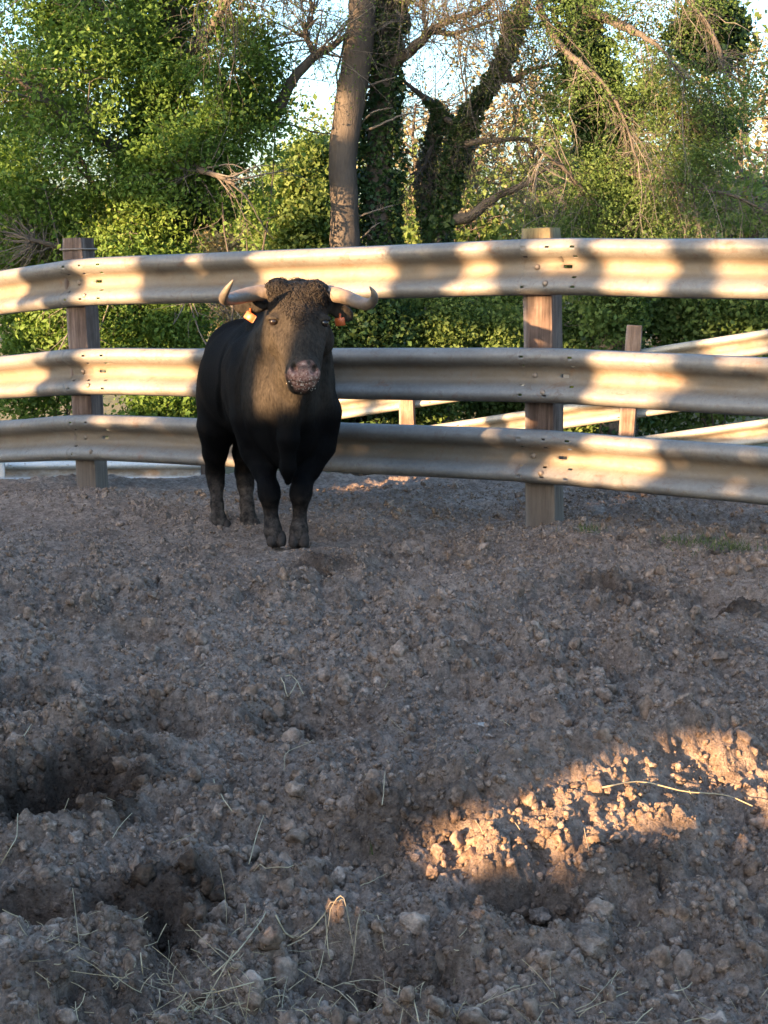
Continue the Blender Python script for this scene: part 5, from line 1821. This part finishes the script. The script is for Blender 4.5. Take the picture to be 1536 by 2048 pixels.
# a few bigger clods and stones one can point at
M_STONE = plain('pale_stone', (0.30, 0.26, 0.22), 0.9, 0, 25, 0.3)
M_DAMP = plain('damp_dark_soil', (0.075, 0.055, 0.042), 0.95, 0, 40, 0.35)
for nm, px, py, s, mt_, lab in (
        ('clod', 645, 1148, .085, M_DAMP, 'dark peaked clod of moist soil on the ground before the bull'),
        ('clod', 345, 1268, .055, M_SOIL, 'rounded brown clod beside a small hollow below left of the bull'),
        ('stone', 962, 1457, .026, M_STONE, 'small pale rounded stone in the middle of the churned soil'),
        ('stone', 950, 1455, .018, M_STONE, 'tiny pale stone touching a larger pale stone mid ground'),
        ('clod', 1422, 1832, .034, M_SOIL, 'blocky brown clod at the lower right under the sunlit strip'),
        ('clod', 1500, 1868, .034, M_SOIL, 'rounded brown clod nearest the right edge of the view'),
        ('clod', 1080, 1835, .028, M_SOIL, 'small round clod in the hollow below the sunlit strip'),
        ('clod', 1172, 1890, .055, M_SOIL, 'big lumpy clod below the sunlit strip, lower right of middle'),
        ('clod', 1440, 1105, .05, M_DAMP, 'dark low clod near the green tuft right of the post'),
        ('clod', 1250, 1077, .045, M_DAMP, 'flat dark reddish clod right of the foot of the post'),
        ('clod', 1315, 1650, .040, M_SOIL, 'sunlit orange clod at the lower edge of the bright strip')):
    p = on_z(px, py, 0.0)
    for _ in range(4):
        p = on_z(px, py, float(soil_z(np.array([p[0]]), np.array([p[1]]), False)[0]))
    mb = MB()
    v = ICO4 * (1 + .34 * noise3(ICO4 * 1.5 + px, 31)[:, None] + .22 * noise3(ICO4 * 3.7 + px, 32)[:, None] + .13 * noise3(ICO4 * 9, 33)[:, None]) * np.array([1.1, .9, .66]) * s * .85
    mb.add(v, None, ICO4F)
    o = mb.build(nm, mt_)
    o.location = (p[0], p[1], p[2] + s * .12)
    tag(o, lab, nm, 'clods and stones on the soil')

# straw stalks
ST = [
    ([(1205, 1575), (1280, 1563), (1370, 1583), (1450, 1590), (1505, 1612)], 3.2, 'long bent pale straw lying across the top of the sunlit soil strip'),
    ([(632, 1566), (690, 1568), (738, 1582)], 2.6, 'short pale straw lying level near the middle of the foreground'),
    ([(498, 1728), (514, 1668), (528, 1630)], 2.4, 'upright straw leaning right on the mound at lower left of middle'),
    ([(424, 1952), (480, 1897), (532, 1828)], 3.0, 'long straw slanting up to the right at the lower left'),
    ([(552, 1860), (610, 1884), (685, 1905)], 3.6, 'thick tan straw lying on the bank at lower middle'),
    ([(312, 2046), (390, 2000), (480, 1972), (582, 1954), (690, 1998), (716, 2022)], 3.2, 'longest arched straw along the bottom edge of the view'),
    ([(0, 1732), (28, 1684), (51, 1648)], 2.4, 'whitish straw leaning at the left edge of the view'),
    ([(820, 1972), (830, 2010), (838, 2046)], 3.2, 'stout pale straw standing at the bottom middle'),
    ([(364, 2050), (420, 2020), (505, 2008)], 2.8, 'pale straw beneath the long arched one at the bottom'),
    ([(225, 1676), (240, 1652), (264, 1626)], 1.8, 'thin straw by the big dark hollow at left'),
    ([(428, 1578), (446, 1598), (464, 1622)], 2.2, 'short tan straw sloping down on the left mound'),
    ([(486, 1746), (560, 1734), (622, 1746)], 2.0, 'grey straw lying across the lower left mound'),
    ([(550, 1716), (585, 1728), (622, 1741)], 2.2, 'grey straw crossing over another at lower left of middle'),
    ([(563, 1411), (580, 1388), (595, 1362)], 2.0, 'whitish straw pointing up in the crossed pair before the bull'),
    ([(572, 1412), (588, 1400), (607, 1388)], 2.4, 'whitish straw lying flatter in the crossed pair before the bull'),
    ([(36, 1492), (48, 1472), (63, 1448)], 2.0, 'pale straw upright at the left edge above the dark hollow'),
    ([(1178, 1700), (1173, 1680), (1168, 1655)], 1.8, 'short bright straw standing at the lower edge of the sunlit strip'),
    ([(281, 1906), (283, 1926), (286, 1950)], 2.8, 'short whitish straw standing at the lower left'),
    ([(340, 1972), (347, 1956), (353, 1938)], 2.0, 'tiny straw leaning at the lower left bottom'),
    ([(650, 1908), (656, 1940), (666, 1976)], 2.4, 'straw hanging down at the lower middle beside a slanting one'),
    ([(628, 1962), (672, 1936), (716, 1908)], 2.0, 'straw slanting up to the right at the lower middle'),
    ([(690, 1985), (730, 1980), (775, 2002)], 2.4, 'bent straw at the bottom just left of the stout one'),
    ([(568, 1540), (575, 1505), (620, 1485)], 1.6, 'thin hooked straw above the middle of the foreground'),
    ([(764, 1610), (766, 1595), (770, 1578)], 2.0, 'short white straw standing in the middle of the foreground'),
    ([(720, 1772), (745, 1762), (775, 1746)], 1.8, 'pale straw left of the tip of the sunlit strip'),
    ([(700, 1952), (745, 1925), (790, 1895)], 1.8, 'faint straw slanting at the bottom middle'),
    ([(1215, 1990), (1225, 1960), (1238, 1938)], 1.8, 'thin straw standing at the lower right'),
    ([(1150, 2020), (1190, 2000), (1222, 1960)], 1.6, 'thin straw curving upward at the bottom right'),
    ([(1370, 2044), (1390, 2038), (1420, 2040)], 2.4, 'short pale straw at the bottom right edge'),
    ([(1000, 1440), (1012, 1446), (1020, 1452)], 1.4, 'tiny straw bit among pale stones mid ground'),
    ([(858, 2018), (857, 2030), (856, 2046)], 1.8, 'short upright straw right of the stout one at the bottom'),
    ([(770, 1375), (776, 1364), (784, 1354)], 1.8, 'pale bent straw sliver mid ground below the bull'),
    ([(950, 1640), (960, 1655), (966, 1668)], 1.4, 'fine bright straw on the crest of the sunlit strip'),
    ([(1030, 1645), (1035, 1652), (1040, 1660)], 1.4, 'tiny straw on the sunlit strip near its middle')]
for pts, w, lab in ST:
    q = []
    for px, py in pts:
        p = on_z(px, py, 0.0)
        for _ in range(5):
            p = on_z(px, py, float(soil_z(np.array([p[0]]), np.array([p[1]]), True)[0]) + .020)
        q.append(p)
    q = np.array(q)
    q = smooth_path(q, 14)
    zz = soil_z(q[:, 0], q[:, 1], True)
    q[:, 2] = np.maximum(np.maximum(q[:, 2], zz + .013), np.convolve(np.pad(zz, 2, mode='edge'), np.ones(5) / 5, 'valid') + .016)
    c = q.mean(0)
    mb = MB()
    r = w * .5 * c[1] / FPX * 1.0
    tubes(mb, (q - c)[None], (r * np.linspace(1.1, .75, 14))[None], 5, cap=True)
    o = mb.build('straw', M_STRAW)
    o.location = c
    tag(o, lab, 'straw', 'dry straw stalks on the soil')
# litter of short bits nobody could count
mb = MB()
x, y = scatter(420, 2.3, 5.2, 2.6)
k = noise2(x * 1.4, y * 1.4, 19) + .5 * gr_.uniform(-1, 1, len(x)) - .35 * (y - 3)
x, y = x[k > -.05], y[k > -.05]
cl = [on_z(px, py, 0) for px, py in ((420, 2000), (500, 1990), (600, 1950), (650, 2000), (700, 1960), (380, 2030), (560, 1890), (640, 1900), (900, 1990), (1180, 1990), (1000, 2030), (180, 2020), (80, 1950), (760, 2020), (450, 2035), (540, 2030), (330, 1960), (470, 1930), (250, 2040), (620, 2040), (700, 2035))]
for c_ in cl:
    m_ = int(gr_.integers(9, 22)); x = np.append(x, c_[0] + gr_.normal(0, .07, m_)); y = np.append(y, c_[1] + gr_.normal(0, .045, m_))
z = gz(x, y) + gr_.uniform(.001, .012, len(x))
a = gr_.uniform(0, 6.28, len(x)); L = gr_.uniform(.012, .055, len(x)) * (1 + 1.6 * (gr_.uniform(0, 1, len(x)) > .75)); el = np.abs(gr_.normal(.1, .5, len(x)))
d = np.stack([np.cos(a) * np.cos(el), np.sin(a) * np.cos(el), np.sin(el)], -1) * L[:, None]
c = np.stack([x, y, z], -1)
s = np.linspace(0, 1, 4)[None, :, None]
q = c[:, None] + d[:, None] * s + np.sin(s * math.pi) * gr_.normal(0, .004, (len(x), 1, 3))
tubes(mb, q, np.full(q.shape[:2], .0008) * gr_.uniform(.6, 1.5, (len(x), 1)), 3)
o = mb.build('straw_litter', M_STRAW)
tag(o, 'short bits of chaff and straw litter on the near soil', None, None, 'stuff')

# grass tufts by the right post
M_GRASS = leaf_mat('young_grass', [(0, (.05, .07, .022)), (1, (.11, .12, .045))], .2)
mb = MB()
for cx, cy, rx, ry, n in ((1175, 1062, 22, 6, 70), (1420, 1098, 70, 18, 300), (1350, 1085, 30, 8, 60), (1470, 1112, 40, 10, 90), (742, 1750, 3, 3, 5), (958, 1596, 3, 3, 4)):
    for _ in range(n):
        p = on_z(cx + gr_.normal(0, rx * .6), cy + gr_.normal(0, ry * .6), -0.02)
        zz = float(soil_z(p[:1], p[1:2], False)[0]) + .02
        h = gr_.uniform(.02, .055)
        b = np.array([p[0], p[1], zz]); d = nrm(gr_.normal(0, .5, 3) + np.array([0, 0, 1.0])); s = nrm(np.cross(d, gr_.normal(0, 1, 3))) * .0022
        mb.add(np.array([b - s, b + s, b + d * h * .6 + s * .7, b + d * h]), None, [(0, 1, 2), (0, 2, 3)], np.full(4, gr_.uniform()))
o = mb.build('grass_tufts', M_GRASS)
tag(o, 'thin young green grass growing right of the post', None, None, 'stuff')
